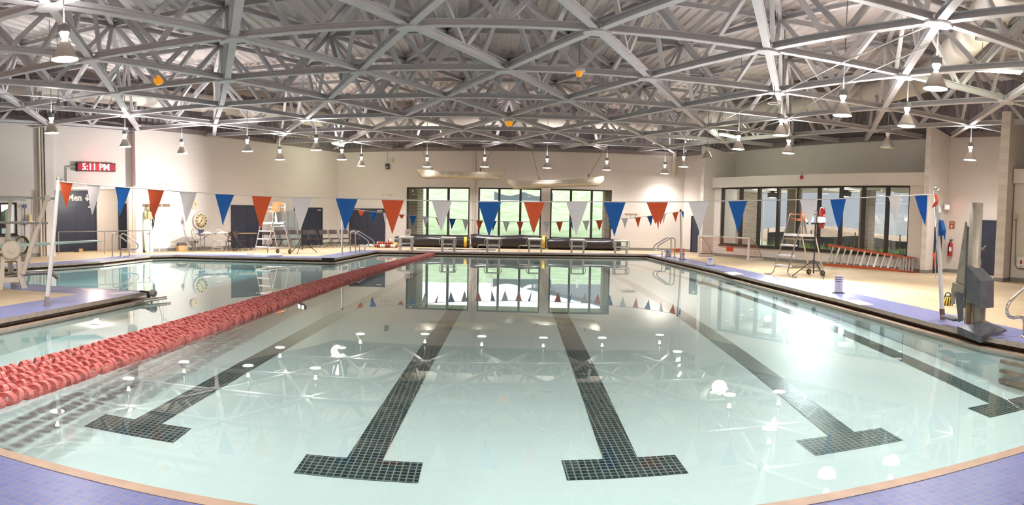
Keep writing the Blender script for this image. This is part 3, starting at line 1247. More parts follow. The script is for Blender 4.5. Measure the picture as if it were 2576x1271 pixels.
door('door_1', WL0, WL1, (583.5, 655), 519, True)
door('door_2', WL0, WL1, (741, 808), 524.5, True)
door('door_3', WF0, WF1, (881, 967), 527, True)
door('door_4', WR0, WR1, (1741.5, 1762), 546, False)
door('door_5', WR0, WR1, (2456, 2512), 557.5, False, None, closer=False)
door('door_6', AB0, AB1, (300, 322), 515, False, bar=True, closer=False)
_, mu0, mu1, mzt = door('door_7', AB0, AB1, (142, 240), 517, True, False)
_f2d = Vector((.922, .388))
F2A = (FIN2.x + .388 * .2, FIN2.y - .922 * .2)
F2B = (F2A[0] + .922 * 1.9, F2A[1] + .388 * 1.9)
door('door_8', F2A, F2B, (2352, 2366), 575, False, False, closer=False)

# navy header panel with the changing room sign
m = MB(); box_on(m, AB0, AB1, mu0 - .08, mu1 + .08, mzt + .05, ALZ - .02, 0, .05)
t = tag(m.build('door_header_panel', NAVY), 'navy panel above the changing room double door, carrying the lettering', 'panel')
ad, an = wdir(AB0, AB1)
t = thing('lettering_sign', 'pale grey raised letters Men with a down arrow on the navy panel', 'sign', wp((mu0 + mu1) / 2, AB0, AB1, .055, 2.3))
w = uz(228, 500, AB0, AB1)[0]
zc = uz(190, 505, AB0, AB1)[1]
lx = uz(186, 500, AB0, AB1)[0]
m = MB(); text_mb(m, 'Men', wp(lx, AB0, AB1, .065, zc), ad, (0, 0, 1), .40, .02, bold=.012); m.build('letters', PAPER if False else MATS['grey plastic'] if False else mat('pale grey lettering', srgb('b9b7b6'), .5), t)
ax = uz(218, 500, AB0, AB1)[0]
m = MB(); pc = wp(ax, AB0, AB1, .06, zc + .12)
R = Matrix((ad, Vector((0, 0, 1)), an)).transposed()
m.prism([(-.03, .17), (.03, .17), (.03, -.02), (.1, .05), (.1, -.04), (0, -.16), (-.1, -.04), (-.1, .05), (-.03, -.02)], -.01, .01, 0, R, pc); m.build('down_arrow', MATS['pale grey lettering'], t)


def window(name, A, B, op, mulls, fw=.07, depth=.14, sill=True):
    u0, u1, z0, z1 = op
    t = bpy.data.objects.new(name, None); C.objects.link(t)
    t.location = wp((u0 + u1) / 2, A, B, 0, z0); struct(t)
    m = MB()
    box_on(m, A, B, u0, u1, z0, z0 + fw, -.2, -.06); box_on(m, A, B, u0, u1, z1 - fw, z1, -.2, -.06)
    for u in (u0 + fw / 2, u1 - fw / 2):
        box_on(m, A, B, u - fw / 2, u + fw / 2, z0, z1, -.2, -.06)
    m.build('window_frame', FRAME, t)
    for u in mulls:
        m = MB(); box_on(m, A, B, u - .055, u + .055, z0 + fw, z1 - fw, -.2, -.05); m.build('mullion', FRAME, t)
    e = [u0 + fw] + list(mulls) + [u1 - fw]
    for i in range(len(e) - 1):
        m = MB(); box_on(m, A, B, e[i], e[i + 1], z0 + fw, z1 - fw, -.14, -.13); m.build('pane', GLASS, t)
    if sill:
        m = MB(); box_on(m, A, B, u0 - .04, u1 + .04, z0 - .05, z0, -.05, .05); m.build('window_sill', FRAME, t)
    return t


for i, ((bx, mu), op) in enumerate(zip(FARW, FOP)):
    window('window_%d' % (i + 1), WF0, WF1, op, [uz(x, 540, WF0, WF1)[0] for x in mu])
window('window_4', BAY0, BAY1, BAYO, [uz(x, 550, BAY0, BAY1)[0] for x in (1858.6, 1904, 1952.5, 2003, 2055, 2110, 2166.5, 2227)])
window('window_5', WL0, WL1, (wn0, wn1, wz0, wz1), [uz(1, 550, WL0, WL1)[0]])
window('window_6', NXT0, NXT1, (.75, 5.2, .69, 3.2), [1.8, 2.9, 4.0])

# ================================================================== OUTSIDE
# far side: grass bank, soffit, brick jambs, a fence with draped netting
m = MB()
rnd = random.Random(3)


def hill(u, v):
    x = -30 + 47 * u
    y = 35.2 + 60 * v
    return Vector((x, y, .25 + 7.6 * v ** .8 + .12 * math.sin(x * .9 + y) + rnd.uniform(-.1, .1)))


m.grid(hill, 90, 60)
tag(m.build('grass_bank', GRASS), kind='stuff')
fd, fn_ = wdir(WF0, WF1)
FL = (WF1 - WF0).length
m = MB()
for k in range(int(FL / .2)):
    box_on(m, WF0, WF1, k * .2, k * .2 + .17, 3.22, 3.26, -2.6, -.3)
box_on(m, WF0, WF1, 0, FL, 3.26, 3.4, -2.7, -.3)
struct(m.build('ceiling_porch_far', SOFFIT))
for lb, (ua, ub), w_ in (('brick pier outside the leftmost far window', (FOP[0][0] - .3, FOP[0][0] + .42), 1.6), ('brick pier outside the rightmost far window', (FOP[2][1] - .28, FOP[2][1] + .3), 1.6)):
    m = MB(); m.box(((ua + ub) / 2, 1.5, 1.7), (ub - ua, w_, 3.1))
    o = m.build('brick_pier', BRICKM)
    tag(o, lb, 'pier', 'brick piers outside')
    o.location = (WF0.x, WF0.y, 0); o.rotation_euler = (0, 0, math.atan2(fd.y, fd.x))
t = thing('netting_fence', 'pale rail fence with dark netting draped in its middle on the grass bank', 'fence', (4, 50, 2.6))
NETM = mat('dark mesh netting', srgb('6d747c'), .9)
for k in range(9):
    x = -13 + 3.4 * k
    m = MB(); m.tube([(x, 50, 2.3), (x, 50, 3.75)], .07, 6); m.build('post', WHITE, t)
m = MB()


def net(u, v):
    return Vector((.7 + 4.6 * u, 49.9, 3.05 + v * (.72 - .32 * abs(math.sin(u * 2 * PI)))))


m.grid(net, 40, 3)
m.build('netting', NETM, t)
m = MB(); m.tube([(-13.2, 49.85, 3.0), (14.4, 49.85, 3.05)], .05, 6); m.build('rail', WHITE, t)
# right side: covered walk, brick wall, brick piers, bank with silt fence, chain link fence, building
BA3, BN3 = wdir(BAY0, BAY1)
m = MB(); box_on(m, BAY0, BAY1, -6, BLEN + 10, -.02, .12, -3.6, -.3); struct(m.build('floor_walk', CONC))
m = MB(); box_on(m, BAY0, BAY1, -6, BLEN + 12, 3.3, 3.45, -4.2, -1.4)
for k in range(14):
    box_on(m, BAY0, BAY1, -6, BLEN + 12, 3.27, 3.3, -1.5 - k * .2, -1.33 - k * .2)
struct(m.build('ceiling_porch_right', SOFFIT))
bw0, bw1 = .2, 5.
BW = [far_at(1806, 550, 30.4), far_at(1914, 550, 33.5)]
wall('wall_brick_outside', (BW[0].x, BW[0].y), (BW[1].x, BW[1].y), .1, 3.3, BRICKM, thick=.3)
d8 = thing('door_9', '', '', BW[0]); struct(d8)
W0, W1 = (BW[0].x, BW[0].y), (BW[1].x, BW[1].y)
m = MB(); box_on(m, W0, W1, .35, 1.15, .12, 2.1, 0, .04); lf = m.build('door_leaf', mat('grey outer door', srgb('8b9096'), .5), d8)
m = MB(); box_on(m, W0, W1, .68, .78, 1.1, 1.75, .04, .05); m.build('vision_panel', BLACK, lf)
for x0, x1, lb in ((1984, 2011, 'dark brick pier outside, behind the right guard chair'), (2171, 2191, 'dark brick pier outside, right of the middle of the right windows')):
    ua, ub = uz(x0, 550, BAY0, BAY1)[0], uz(x1, 550, BAY0, BAY1)[0]
    p = far_at((x0 + x1) / 2, 550, 28.6 if x0 < 2100 else 26.9)
    m = MB(); m.box((0, 0, 1.7), (.48, .48, 3.2))
    o = tag(m.build('brick_pier', BRICKM), lb, 'pier', 'brick piers outside'); o.location = (p.x, p.y, 0); o.rotation_euler = (0, 0, math.atan2(BA3.y, BA3.x))
m = MB()
for k, (x, y) in enumerate(((1943, 491), (2128, 488))):
    p = far_at(x, y, 30.5 if k == 0 else 27.5)
    m = MB(); m.lathe([(.22, -.12), (.24, .1), (.1, .12), (.1, .35)], n=14)
    o = tag(m.build('soffit_lamp', FRAME), ('dark round soffit lamp outside, left behind the blue pennant' if k == 0 else 'dark round soffit lamp outside, above the pale blue pennant'), 'lamp', 'soffit lamps outside'); o.location = p
    light('porch_light', 'POINT', p + Vector((0, 0, -.25)), 30, (1, .95, .88), None, .15)
m = MB(); p0, p1 = far_at(1921, 497, 33.2), far_at(1917, 608, 33.2)
m.tube([(p0.x, p0.y, 3.3), (p0.x, p0.y, .15)], .05, 8)
tag(m.build('downpipe', WHITE), 'white downpipe at the corner of the brick wall outside', 'pipe')


def bank(u, v):
    s = -9 + 42 * u
    d = 3.6 + 40 * v
    p = wp(s, BAY0, BAY1, -d)
    z = .1 + .35 * min(1, v * 8) + 1.2 * max(0, v - .12) ** .8 + .08 * math.sin(s * 1.3 + d * .7) + rnd.uniform(-.06, .06)
    return Vector((p.x, p.y, z))


m = MB(); m.grid(bank, 80, 60)
BANKM = mat('patchy grass and dirt bank', srgb('8a9a6e'), .9, var=0, col2=srgb('b5a58f'), scale=.9, bump=.5, bscale=8)
tag(m.build('grass_slope', BANKM), kind='stuff')


def silt(u, v):
    p = wp(-2 + 30 * u, BAY0, BAY1, -6.2 - .5 * math.sin(u * 9))
    return Vector((p.x, p.y, .3 + v * (.75 + .08 * math.sin(u * 40)) + .2 * (1 - u)))


t = thing('silt_fence', 'low black cloth silt fence along the slope outside the right windows', 'fence', wp(8, BAY0, BAY1, -6.2, .3))
m = MB(); m.grid(silt, 60, 4); m.build('cloth', mat('black silt cloth', srgb('4b4c4e'), .8), t)
for k in range(12):
    p = silt(k / 11, 0); m = MB(); m.bar(p - Vector((0, 0, .3)), p + Vector((0, 0, 1.0)), .05, .05); m.build('stake', WOOD, t)
# weeds: loose blades
m = MB()
for k in range(2600):
    s, d = rnd.uniform(-1, 17), rnd.choice((rnd.uniform(4.2, 6), rnd.uniform(6.6, 13)))
    if math.sin(s * 1.1) + rnd.uniform(-1, 1) < -.2:
        continue
    p = wp(s, BAY0, BAY1, -d, .3 + .02 * d)
    h = rnd.uniform(.15, .55)
    a = rnd.uniform(0, 6.28)
    w_ = rnd.uniform(.012, .03)
    q = p + Vector((math.cos(a) * h * .35, math.sin(a) * h * .35, h))
    sx = Vector((-math.sin(a), math.cos(a), 0)) * w_
    m.add([p - sx, p + sx, p + (q - p) * .6 + sx * .8 + Vector((0, 0, h * .12)), q], [(0, 1, 2), (0, 2, 3)])
tag(m.build('weeds', mat('weed leaves', srgb('7f9a55'), .8, var=.25, scale=2)), kind='stuff')
# dirt mound
m = MB()


def mound(u, v):
    p = wp(-8 + 34 * u, BAY0, BAY1, -10 - 6 * v)
    return Vector((p.x, p.y, .5 + 2.1 * math.sin(PI * v) * (.75 + .25 * math.sin(u * 14)) * (.55 + .45 * u) + rnd.uniform(-.08, .08)))


m.grid(mound, 50, 16)
tag(m.build('dirt_mound', DIRT), 'reddish mound of dug earth beyond the silt fence outside', 'dirt mound')
t = thing('chain_link_fence', 'chain link fence with grey posts beyond the right windows', 'fence', wp(8, BAY0, BAY1, -17, 1.2))
FP = [wp(-2 + 3. * k, BAY0, BAY1, -17, 1.2) for k in range(10)]
for p in FP:
    m = MB(); m.tube([p, p + Vector((0, 0, 2.3))], .045, 6); m.build('post', ALU, t)
m = MB(); m.tube([FP[0] + Vector((0, 0, 2.25)), FP[-1] + Vector((0, 0, 2.25))], .03, 6); m.build('top_rail', ALU, t)
m = MB()
L = (FP[-1] - FP[0]).length
dv = (FP[-1] - FP[0]).normalized()
k = -2.2
while k < L:
    for s in (1, -1):
        a, b = (k, k + 2.2) if s == 1 else (k + 2.2, k)
        za, zb_ = .6, 2.8
        pts = []
        for uu, zz in ((a, za), (b, zb_)):
            pts.append((min(max(uu, 0), L), zz + (0 if 0 <= uu <= L else 0)))
        p, q = FP[0] + dv * pts[0][0], FP[0] + dv * pts[1][0]
        p.z, q.z = za, zb_
        m.bar(p, q, .012, .012)
    k += .16
m.build('wire_mesh', ALU, t)
t = thing('neighbour_building', 'long grey building far beyond the chain link fence', 'building', wp(12, BAY0, BAY1, -42, 0))
m = MB(); box_on(m, BAY0, BAY1, -100, 45, 0, 13, -52, -42); m.build('walls', mat('grey cladding', srgb('77777b'), .8), t)
m = MB(); box_on(m, BAY0, BAY1, -101, 46, 13, 13.4, -53, -41.5); m.build('roof', mat('dark flat roof', srgb('5b5f66'), .8), t)
for k in range(7):
    m = MB(); box_on(m, BAY0, BAY1, -4 + 6 * k, -1 + 6 * k, 2.6, 4.2, -42, -41.95); m.build('window', mat('dark glazing %s' % 'abcdefg'[k], srgb('3c4650'), .2), t)

# left edge window: hedge bank and a parked car outside
m = MB()
wl = lambda u, v: far_at(-60 + 130 * u, 553, 62 - 6 * v)
m.grid(lambda u, v: Vector((wl(u, v).x, wl(u, v).y, -.5 + 3.1 * v + (.25 * math.sin(u * 11) + rnd.uniform(-.1, .1)) * v)), 40, 8)
tag(m.build('hedge_bank', mat('dark hedge', srgb('5f7358'), .9, var=.3, scale=1.2)), kind='stuff')
p = far_at(14, 575, 41)
t = thing('car', 'pale blue grey car parked outside the left edge window', 'car', (p.x, p.y, .1))
cdx = Vector((p.y, -p.x, 0)).normalized(); cdn = Vector((p.x, p.y, 0)).normalized()
Rc = M3c = Matrix((cdx, Vector((0, 0, 1)), -cdn)).transposed()
o_ = Vector((p.x, p.y, .1))
m = MB(); m.prism([(-2.1, .35), (2.1, .35), (2.15, .75), (1.9, .95), (1.0, 1.02), (.45, 1.42), (-.9, 1.42), (-1.6, 1.0), (-2.1, .95)], -.8, .8, 0, Rc, o_); m.build('body', mat('pale blue car paint', srgb('a8b8c4'), .3), t)
m = MB(); m.prism([(.9, 1.02), (.42, 1.36), (-.85, 1.36), (-1.4, 1.02)], .8, .82, 0, Rc, o_); m.build('side_window', BLACK, t)
for x in (-1.3, 1.35):
    m = MB(); m.lathe([(.2, -.1), (.34, -.1), (.34, .1), (.2, .1)], o_ + Rc @ Vector((x, .34, .74)), 18, axis=Rc); m.build('wheel', BLACK, t)

m = MB(); m.box((-58, 20, -.05), (72, 90, .3)); struct(m.build('floor_outside', CONC))
# ================================================================== POOL EQUIPMENT
def pennant(t, A, B, x0, x1, yt0, yt1, xt, yt, m, lb=None, torn=False):
    "triangular flag in the vertical plane of its string"
    d = (Vector((B[0], B[1], 0)) - Vector((A[0], A[1], 0))).normalized()
    n = Vector((d.y, -d.x, 0))
    a, b, c = on(x0, yt0, A, B), on(x1, yt1, A, B), on(xt, yt, A, B)
    if torn:
        poly = [a, b, a.lerp(b, .95).lerp(c, .3), a.lerp(b, .8).lerp(c, .62), a.lerp(b, .62).lerp(c, .5), a.lerp(b, .55).lerp(c, .78), a.lerp(b, .4).lerp(c, .55), a.lerp(b, .2).lerp(c, .6)]
        vs = [p + n * .002 for p in poly] + [p - n * .002 for p in poly]
        k = len(poly)
        mb = MB()
        mb.add(vs, [tuple(range(k)), tuple(reversed(range(k, 2 * k)))] + [(i, k + i, k + (i + 1) % k, (i + 1) % k) for i in range(k)])
    else:
        mb = MB()
        N = 6
        seed = rnd.uniform(0, 6)
        for sgn in (1, -1):
            vs, fs = [], []
            for j in range(N + 1):
                for i in range(N + 1 - j):
                    u, v = i / N, j / N
                    p = a + (b - a) * u + (c - a) * v
                    p = p + n * (sgn * .002 + .03 * v * math.sin(u * 5 + v * 3 + seed))
                    vs.append(p)
            idx = {}
            q = 0
            for j in range(N + 1):
                for i in range(N + 1 - j):
                    idx[(i, j)] = q
                    q += 1
            for j in range(N):
                for i in range(N - j):
                    fs.append((idx[(i, j)], idx[(i + 1, j)], idx[(i, j + 1)]))
                    if i + j < N - 1:
                        fs.append((idx[(i + 1, j)], idx[(i + 1, j + 1)], idx[(i, j + 1)]))
            if sgn < 0:
                fs = [f[::-1] for f in fs]
            mb.add(vs, fs, 0, True)
    o = mb.build('pennant', m, t)
    if lb:
        o['label'] = lb
    return o


def xy(p):
    return (p.x, p.y)


FCOL = {'o': ORANGEF, 'w': WHITEF, 'b': BLUEF}
# ---- near line
PL, PR = at(117, 771), at(2371, 803)
PLt, PRt = on(147, 452, (PL.x, PL.y), (PL.x + .3, PL.y - .03)), on(2353, 477, (PR.x, PR.y), (PR.x + 1, PR.y))
PLt = far_at(147, 452, math.hypot(PL.x, PL.y)); PRt = far_at(2353, 477, math.hypot(PR.x, PR.y))
for b, tp, lb in ((PL, PLt, 'tall white flag pole on the diving platform, leaning right'), (PR, PRt, 'tall white flag pole with tangled pennants beside the pool lift')):
    t = thing('flag_pole', lb, 'pole', b, 0, 'flag poles')
    m = MB(); m.tube([b, b + (tp - b) * .08], .045, 12); m.build('sleeve', WOOD if b is PR else ALU, t)
    m = MB(); m.tube([b, b.lerp(tp, .5) + Vector((.01, 0, 0)), tp], [.04, .036, .032], 14); m.build('pole', WHITE, t)
    m = MB(); m.tube([tp - Vector((0, 0, .05)), tp + Vector((.09, 0, .01))], .012, 6); m.lathe([(.034, 0), (.036, .03), (.01, .04)], tp, 12); m.build('cap_hook', ALU, t)
NA, NB = xy(PLt), xy(PRt)
t = thing('pennant_line', 'near string of big orange, white and blue triangle pennants across the pool', 'bunting', (PLt + PRt) / 2)
mb = MB()
SP = [(148, 457), (219, 464), (290, 470), (372, 476), (452, 482), (541, 487), (633, 492), (733, 497), (844, 498), (960, 502), (1086, 505), (1202, 507.5), (1345, 508), (1518, 508), (1632, 508.5), (1732, 508), (1832, 505.5), (1952, 503.5), (2088, 501.5), (2200, 496), (2301, 491.5), (2352, 490)]
mb.tube([on(x, y, NA, NB) for x, y in SP], .008, 6)
mb.build('string', ROPE, t)
NEAR = [(151, 183, 458, 460, 165, 523, 'o'), (219, 253, 465, 467, 232, 541, 'w'), (290, 328, 471, 473, 303, 546, 'b'), (372, 413, 477, 479, 385, 552, 'o'), (452, 495, 483, 485, 470, 560, 'w'), (541, 589, 487, 490, 560, 568, 'b'), (633, 684, 491, 494, 654, 577, 'o'),
        (733, 785, 497, 497, 756, 582, 'w'), (844, 901, 497, 499, 868, 583, 'b'), (959, 1017, 501, 502, 986, 590, 'o'), (1086, 1137, 505, 506, 1110, 584, 'w'), (1202, 1261, 507, 508, 1230, 596, 'b'), (1317, 1371, 507, 507, 1343, 589, 'o'), (1424, 1479, 508, 508, 1450, 594, 'w'),
        (1518, 1574, 508, 508, 1545, 595, 'b'), (1732, 1783, 508, 507, 1760, 589, 'w'), (1832, 1880, 506, 505, 1856, 588, 'b'), (2012, 2056, 503, 502, 2036, 572, 'w'), (2088, 2128, 501, 501, 2109, 578, 'b'), (2235, 2269, 495, 494, 2253, 565, 'w'), (2301, 2333, 492, 490, 2326, 568, 'b')]
for x0, x1, y0, y1, xt, yt, c in NEAR:
    pennant(t, NA, NB, x0, x1, y0, y1, xt, yt, FCOL[c])
pennant(t, NA, NB, 1626, 1681, 508, 508, 1656, 600, ORANGEF, 'torn orange pennant', True)
# tangled pennants tied round the right pole
t = thing('tangled_pennants', 'knot of orange, white and blue pennants wound round the right flag pole', 'pennants', PRt)


def rag(pts, m, D=None):
    D = D or math.hypot(PR.x, PR.y) - .06
    P = [far_at(x, y, D + .03 * math.sin(i * 1.7)) for i, (x, y) in enumerate(pts)]
    c = sum(P, Vector((0, 0, 0))) / len(P)
    k = len(P)
    mb = MB()
    nrm = Vector((c.x, c.y, 0)).normalized()
    vs = [p - nrm * .012 for p in P] + [p + nrm * .012 for p in P] + [c - nrm * .05, c + nrm * .03]
    mb.add(vs, [(i, (i + 1) % k, 2 * k) for i in range(k)] + [(k + (i + 1) % k, k + i, 2 * k + 1) for i in range(k)] + [(i, k + i, k + (i + 1) % k, (i + 1) % k) for i in range(k)])
    return mb.build('pennant', m, t)


rag([(2349, 488), (2358, 492), (2361, 505), (2356, 518), (2343, 523), (2351, 510)], ORANGEF)
rag([(2354, 512), (2364, 518), (2368, 532), (2362, 555), (2353, 572), (2356, 540)], WHITEF)
rag([(2363, 552), (2374, 556), (2380, 578), (2377, 606), (2372, 592), (2361, 594)], BLUEF)
rag([(2345, 640), (2354, 634), (2352, 655), (2353, 678), (2350, 676), (2349, 652)], ORANGEF)
mb = MB(); mb.tube([far_at(x, y, math.hypot(PR.x, PR.y) - .05) for x, y in ((2358, 505), (2362, 560), (2357, 605), (2354, 640), (2353, 702))], .006, 5); mb.build('cord', ROPE, t)
# ---- far line
QL, QR = at(860, 642), at(1714, 653)
QLt = far_at(862, 527, math.hypot(QL.x, QL.y)); QRt = far_at(1712, 530.5, math.hypot(QR.x, QR.y))
for b, tp, lb in ((QL, QLt, 'thin white flag pole at the inner pool corner by the chrome rails'), (QR, QRt, 'thin white flag pole beside the far right chrome rails')):
    t = thing('flag_pole', lb, 'pole', b, 0, 'flag poles')
    m = MB(); m.tube([b, tp], .035, 10); m.build('pole', WHITE, t)
    m = MB(); m.lathe([(.04, -.02), (.042, .04), (.01, .06)], tp, 10); m.build('cap', FRAME, t)
FA, FB = xy(QLt), xy(QRt)
t = thing('pennant_line', 'far string of small orange, white and blue triangle pennants', 'bunting', (QLt + QRt) / 2)
FAR_S = [(862, 526), (900, 528), (960, 535.5), (1020, 541), (1100, 548), (1200, 555), (1282, 558), (1384, 558.5), (1483, 556), (1545, 552), (1612, 546.5), (1675, 538), (1712, 532)]
mb = MB(); mb.tube([on(x, y, FA, FB) for x, y in FAR_S], .009, 5); mb.build('string', ROPE, t)
sx = [p[0] for p in FAR_S]; sy = [p[1] for p in FAR_S]
yl = lambda x: float(np.interp(x, sx, sy))
for x0, x1, xt, h, c in ((931, 949, 937, 25, 'b'), (964, 976, 968, 24, 'w'), (1031, 1048, 1037, 27, 'b'), (1063, 1080, 1070, 27, 'w'), (1096, 1102, 1105, 24, 'o'), (1130, 1147, 1136, 27, 'b'), (1163, 1180, 1171, 28, 'w'), (1198, 1215, 1205, 27, 'o'), (1238, 1249, 1239, 27, 'b'), (1265, 1282, 1273, 27, 'w'), (1300, 1317, 1308, 27, 'o'), (1332, 1338, 1341, 27, 'b'), (1367, 1384, 1375, 27, 'w'),
                         (1399, 1416, 1408, 27, 'o'), (1433, 1439, 1443, 27, 'b'), (1466, 1483, 1475, 27, 'w'), (1499, 1516, 1508, 27, 'o'), (1530, 1547, 1539, 27, 'b'), (1564, 1580, 1572, 26, 'w'), (1597, 1612, 1606, 26, 'o'), (1627, 1643, 1638, 26, 'b'), (1666, 1676, 1668, 26, 'w'), (1691, 1707, 1700, 26, 'o'), (1714, 1720, 1719, 18, 'b')):
    pennant(t, FA, FB, x0, x1, yl(x0), yl(x1), xt, yl((x0 + x1) / 2) + h, FCOL[c])
pennant(t, FA, FB, 899, 917, 527, 530, 908, 552, ORANGEF, 'torn orange pennant, only its top left', True)
pennant(t, FA, FB, 1002, 1017, 539, 541, 1011, 556, ORANGEF, 'torn orange pennant, one ragged strip left', True)

# ---- five lane ropes lying side by side
FRONT = [(0, 1007), (250, 930), (500, 842), (800, 731), (1080, 643.5)]
BACKR = [(0, 938), (250, 872), (500, 802), (800, 711), (1066, 643)]
fp = [at(x, y, .02) for x, y in FRONT]; bp_ = [at(x, y, .02) for x, y in BACKR]


def poly_xy(ps):
    yy = np.array([p.y for p in ps]); xx = np.array([p.x for p in ps])
    return np.polyfit(yy, xx, 2)


cF, cB = poly_xy(fp), poly_xy(bp_)


def disc_mb(mb, R=None, o=None):
    "wave quelling float: slanted outer band round a thin core plate and hub"
    R = R or Matrix.Identity(3)
    o = o or Vector((0, 0, 0))
    n = 14
    vs = []
    for k in range(n):
        a = 2 * PI * k / n
        xc = .032 * math.sin(a)
        hw = .026 + .006 * math.cos(2 * a)
        for x, r in ((xc - hw, .068), (xc + hw, .068), (xc + hw, .062), (xc - hw, .062)):
            vs.append(o + R @ Vector((x, r * math.cos(a), r * math.sin(a))))
    fs = []
    for k in range(n):
        j = (k + 1) % n
        fs += [(4 * k + i, 4 * k + (i + 1) % 4, 4 * j + (i + 1) % 4, 4 * j + i) for i in range(4)]
    mb.add(vs, fs, 0, False)
    vs = []
    for k in range(n):
        a = 2 * PI * k / n
        for x, r in ((.0, .016), (.032 * math.sin(a), .062)):
            vs.append(o + R @ Vector((x, r * math.cos(a), r * math.sin(a))))
    mb.add(vs, [(2 * k, 2 * k + 1, 2 * ((k + 1) % n) + 1, 2 * ((k + 1) % n)) for k in range(n)], 0, False)
    return mb


disc_mesh = None
RL = ['the one nearest the lane marks', 'second from the lane marks', 'middle of the five', 'fourth from the lane marks', 'the one nearest the diving well']
for s in range(5):
    f = s / 4
    X = lambda y: float(np.polyval(cF, y)) * (1 - f) + float(np.polyval(cB, y)) * f
    y0, y1 = 2.75, 27.2
    t = thing('lane_rope', 'coral red float lane rope on the water, ' + RL[s], 'lane rope', (X(15), 15, .02), 0, 'lane ropes lying side by side')
    mb = MB(); mb.tube([(X(y), y, .02) for y in np.linspace(y0, y1, 40)], .006, 5); mb.build('cable', ROPE, t)
    ys_ = []
    y = y0 + .05 * s * .3
    while y < y1:
        dx = (X(y + .01) - X(y)) / .01
        ys_.append(y)
        y += .115 / math.sqrt(1 + dx * dx)
    # the hundred that show largest: those inside the picture and nearest to it
    vis = [k for k, y in enumerate(ys_) if math.atan2(X(y), y) > -.765]
    first = set(vis[:100])
    rest = MB()
    for k, y in enumerate(ys_):
        dx = (X(y + .01) - X(y)) / .01
        d = Vector((dx, 1, 0)).normalized()
        roll = Matrix.Rotation(rnd.uniform(0, 6.28), 3, 'X')
        R = Matrix((d, Vector((-d.y, d.x, 0)), Vector((0, 0, 1)))).transposed() @ roll
        p = Vector((X(y), y, .02 + rnd.uniform(-.004, .004)))
        if k in first:
            if disc_mesh is None:
                o = disc_mb(MB()).build('float_disc', REDF, t, True)
                disc_mesh = o
            else:
                o = disc_mesh.copy(); C.objects.link(o); o.parent = t
            o.matrix_local = Matrix.Translation(p - t.location) @ R.to_4x4()
        else:
            disc_mb(rest, R, p)
    o = rest.build('float_discs', REDF, t)
    o['kind'] = 'stuff'

# ---- starting blocks at the far end
BLK = [(1020, 631.5), (1127, 633.5), (1241, 635.5), (1347, 637), (1454, 638.8), (1564, 640.2)]
BL = ['leftmost starting block on the far edge, with a paper sign on top', 'white starting block, second from the left on the far edge', 'white starting block, third from the left, with a bent step tube', 'white starting block, fourth from the left, with a bent step tube', 'white starting block, fifth from the left on the far edge', 'rightmost white starting block on the far edge']


def block_parts(t, step_rail):
    m = MB(); m.prism([(-.31, -.3), (.31, -.3), (.31, .32), (-.31, .32)], 0, .05, 0, Matrix.Rotation(-.06, 3, 'X').inverted(), (0, 0, .56)); m.build('platform', ENAMEL, t, True)
    for x in (-.26, .26):
        m = MB(); m.bar((x, -.2, 0), (x, -.2, .57), .075, .06); m.lathe([(.07, 0), (.07, .015)], (x, -.2, 0), 10); m.build('leg', ENAMEL, t, True)
        m = MB(); m.bar((x, .26, 0), (x, .26, .58), .055, .05); m.lathe([(.06, 0), (.06, .015)], (x, .26, 0), 10); m.build('leg', ENAMEL, t, True)
        m = MB(); m.tube([(x, -.2, .16), (x, .26, .2)], .02, 6); m.build('side_bar', ALU, t, True)
    for z in (.2, .35):
        m = MB(); m.tube([(-.26, -.22, z), (.26, -.22, z)], .018, 8); m.build('grip_bar', CHROME, t, True)
    m = MB(); m.box((0, .28, .28), (.5, .2, .03)); m.build('rear_step', WHITE, t, True)
    for x in (-.33, .33):
        m = MB(); m.tube([(x, -.16, .56), (x * 1.1, -.2, .48), (x * 1.12, -.2, .38), (x, -.17, .3)], .016, 6); m.build('side_grip', CHROME, t, True)
    if step_rail:
        m = MB(); m.tube([(-.25, .62, 0), (-.27, .62, .18), (-.22, .63, .24), (.0, .55, .25), (.25, .45, .25)], .017, 8)
        m.build('step_tube', CHROME, t, True)
        m = MB(); m.tube([(-.72, .9, 0), (-.74, .9, .2), (-.69, .9, .27), (-.3, .7, .27), (.25, .45, .27)], .017, 8); m.build('step_tube', CHROME, t, True)


for i, ((x, y), lb) in enumerate(zip(BLK, BL)):
    p = at(x, y)
    p.y += .2
    t = thing('starting_block', lb, 'starting block', p, -.02 - .02 * i, 'starting blocks on the far edge')
    block_parts(t, i in (2, 3))
p = at(1020, 631.5)
t = thing('paper_sign', 'white paper notice standing on the leftmost starting block', 'sign', (p.x + .05, p.y + .25, .77))
m = MB(); m.bar((0, 0, .0), (0, .03, .31), .26, .01, up=(0, 1, 0)); m.build('sheet', PAPER, t, True)
m = MB()
for k in range(6):
    m.bar((-.09 + .02 * (k % 2), -.012 + .0028 * k, .26 - .035 * k), (.08, -.012 + .0028 * k, .26 - .035 * k), .004, .012)
m.build('printed_lines', mat('red ink', srgb('b07f86'), .7), t, True)

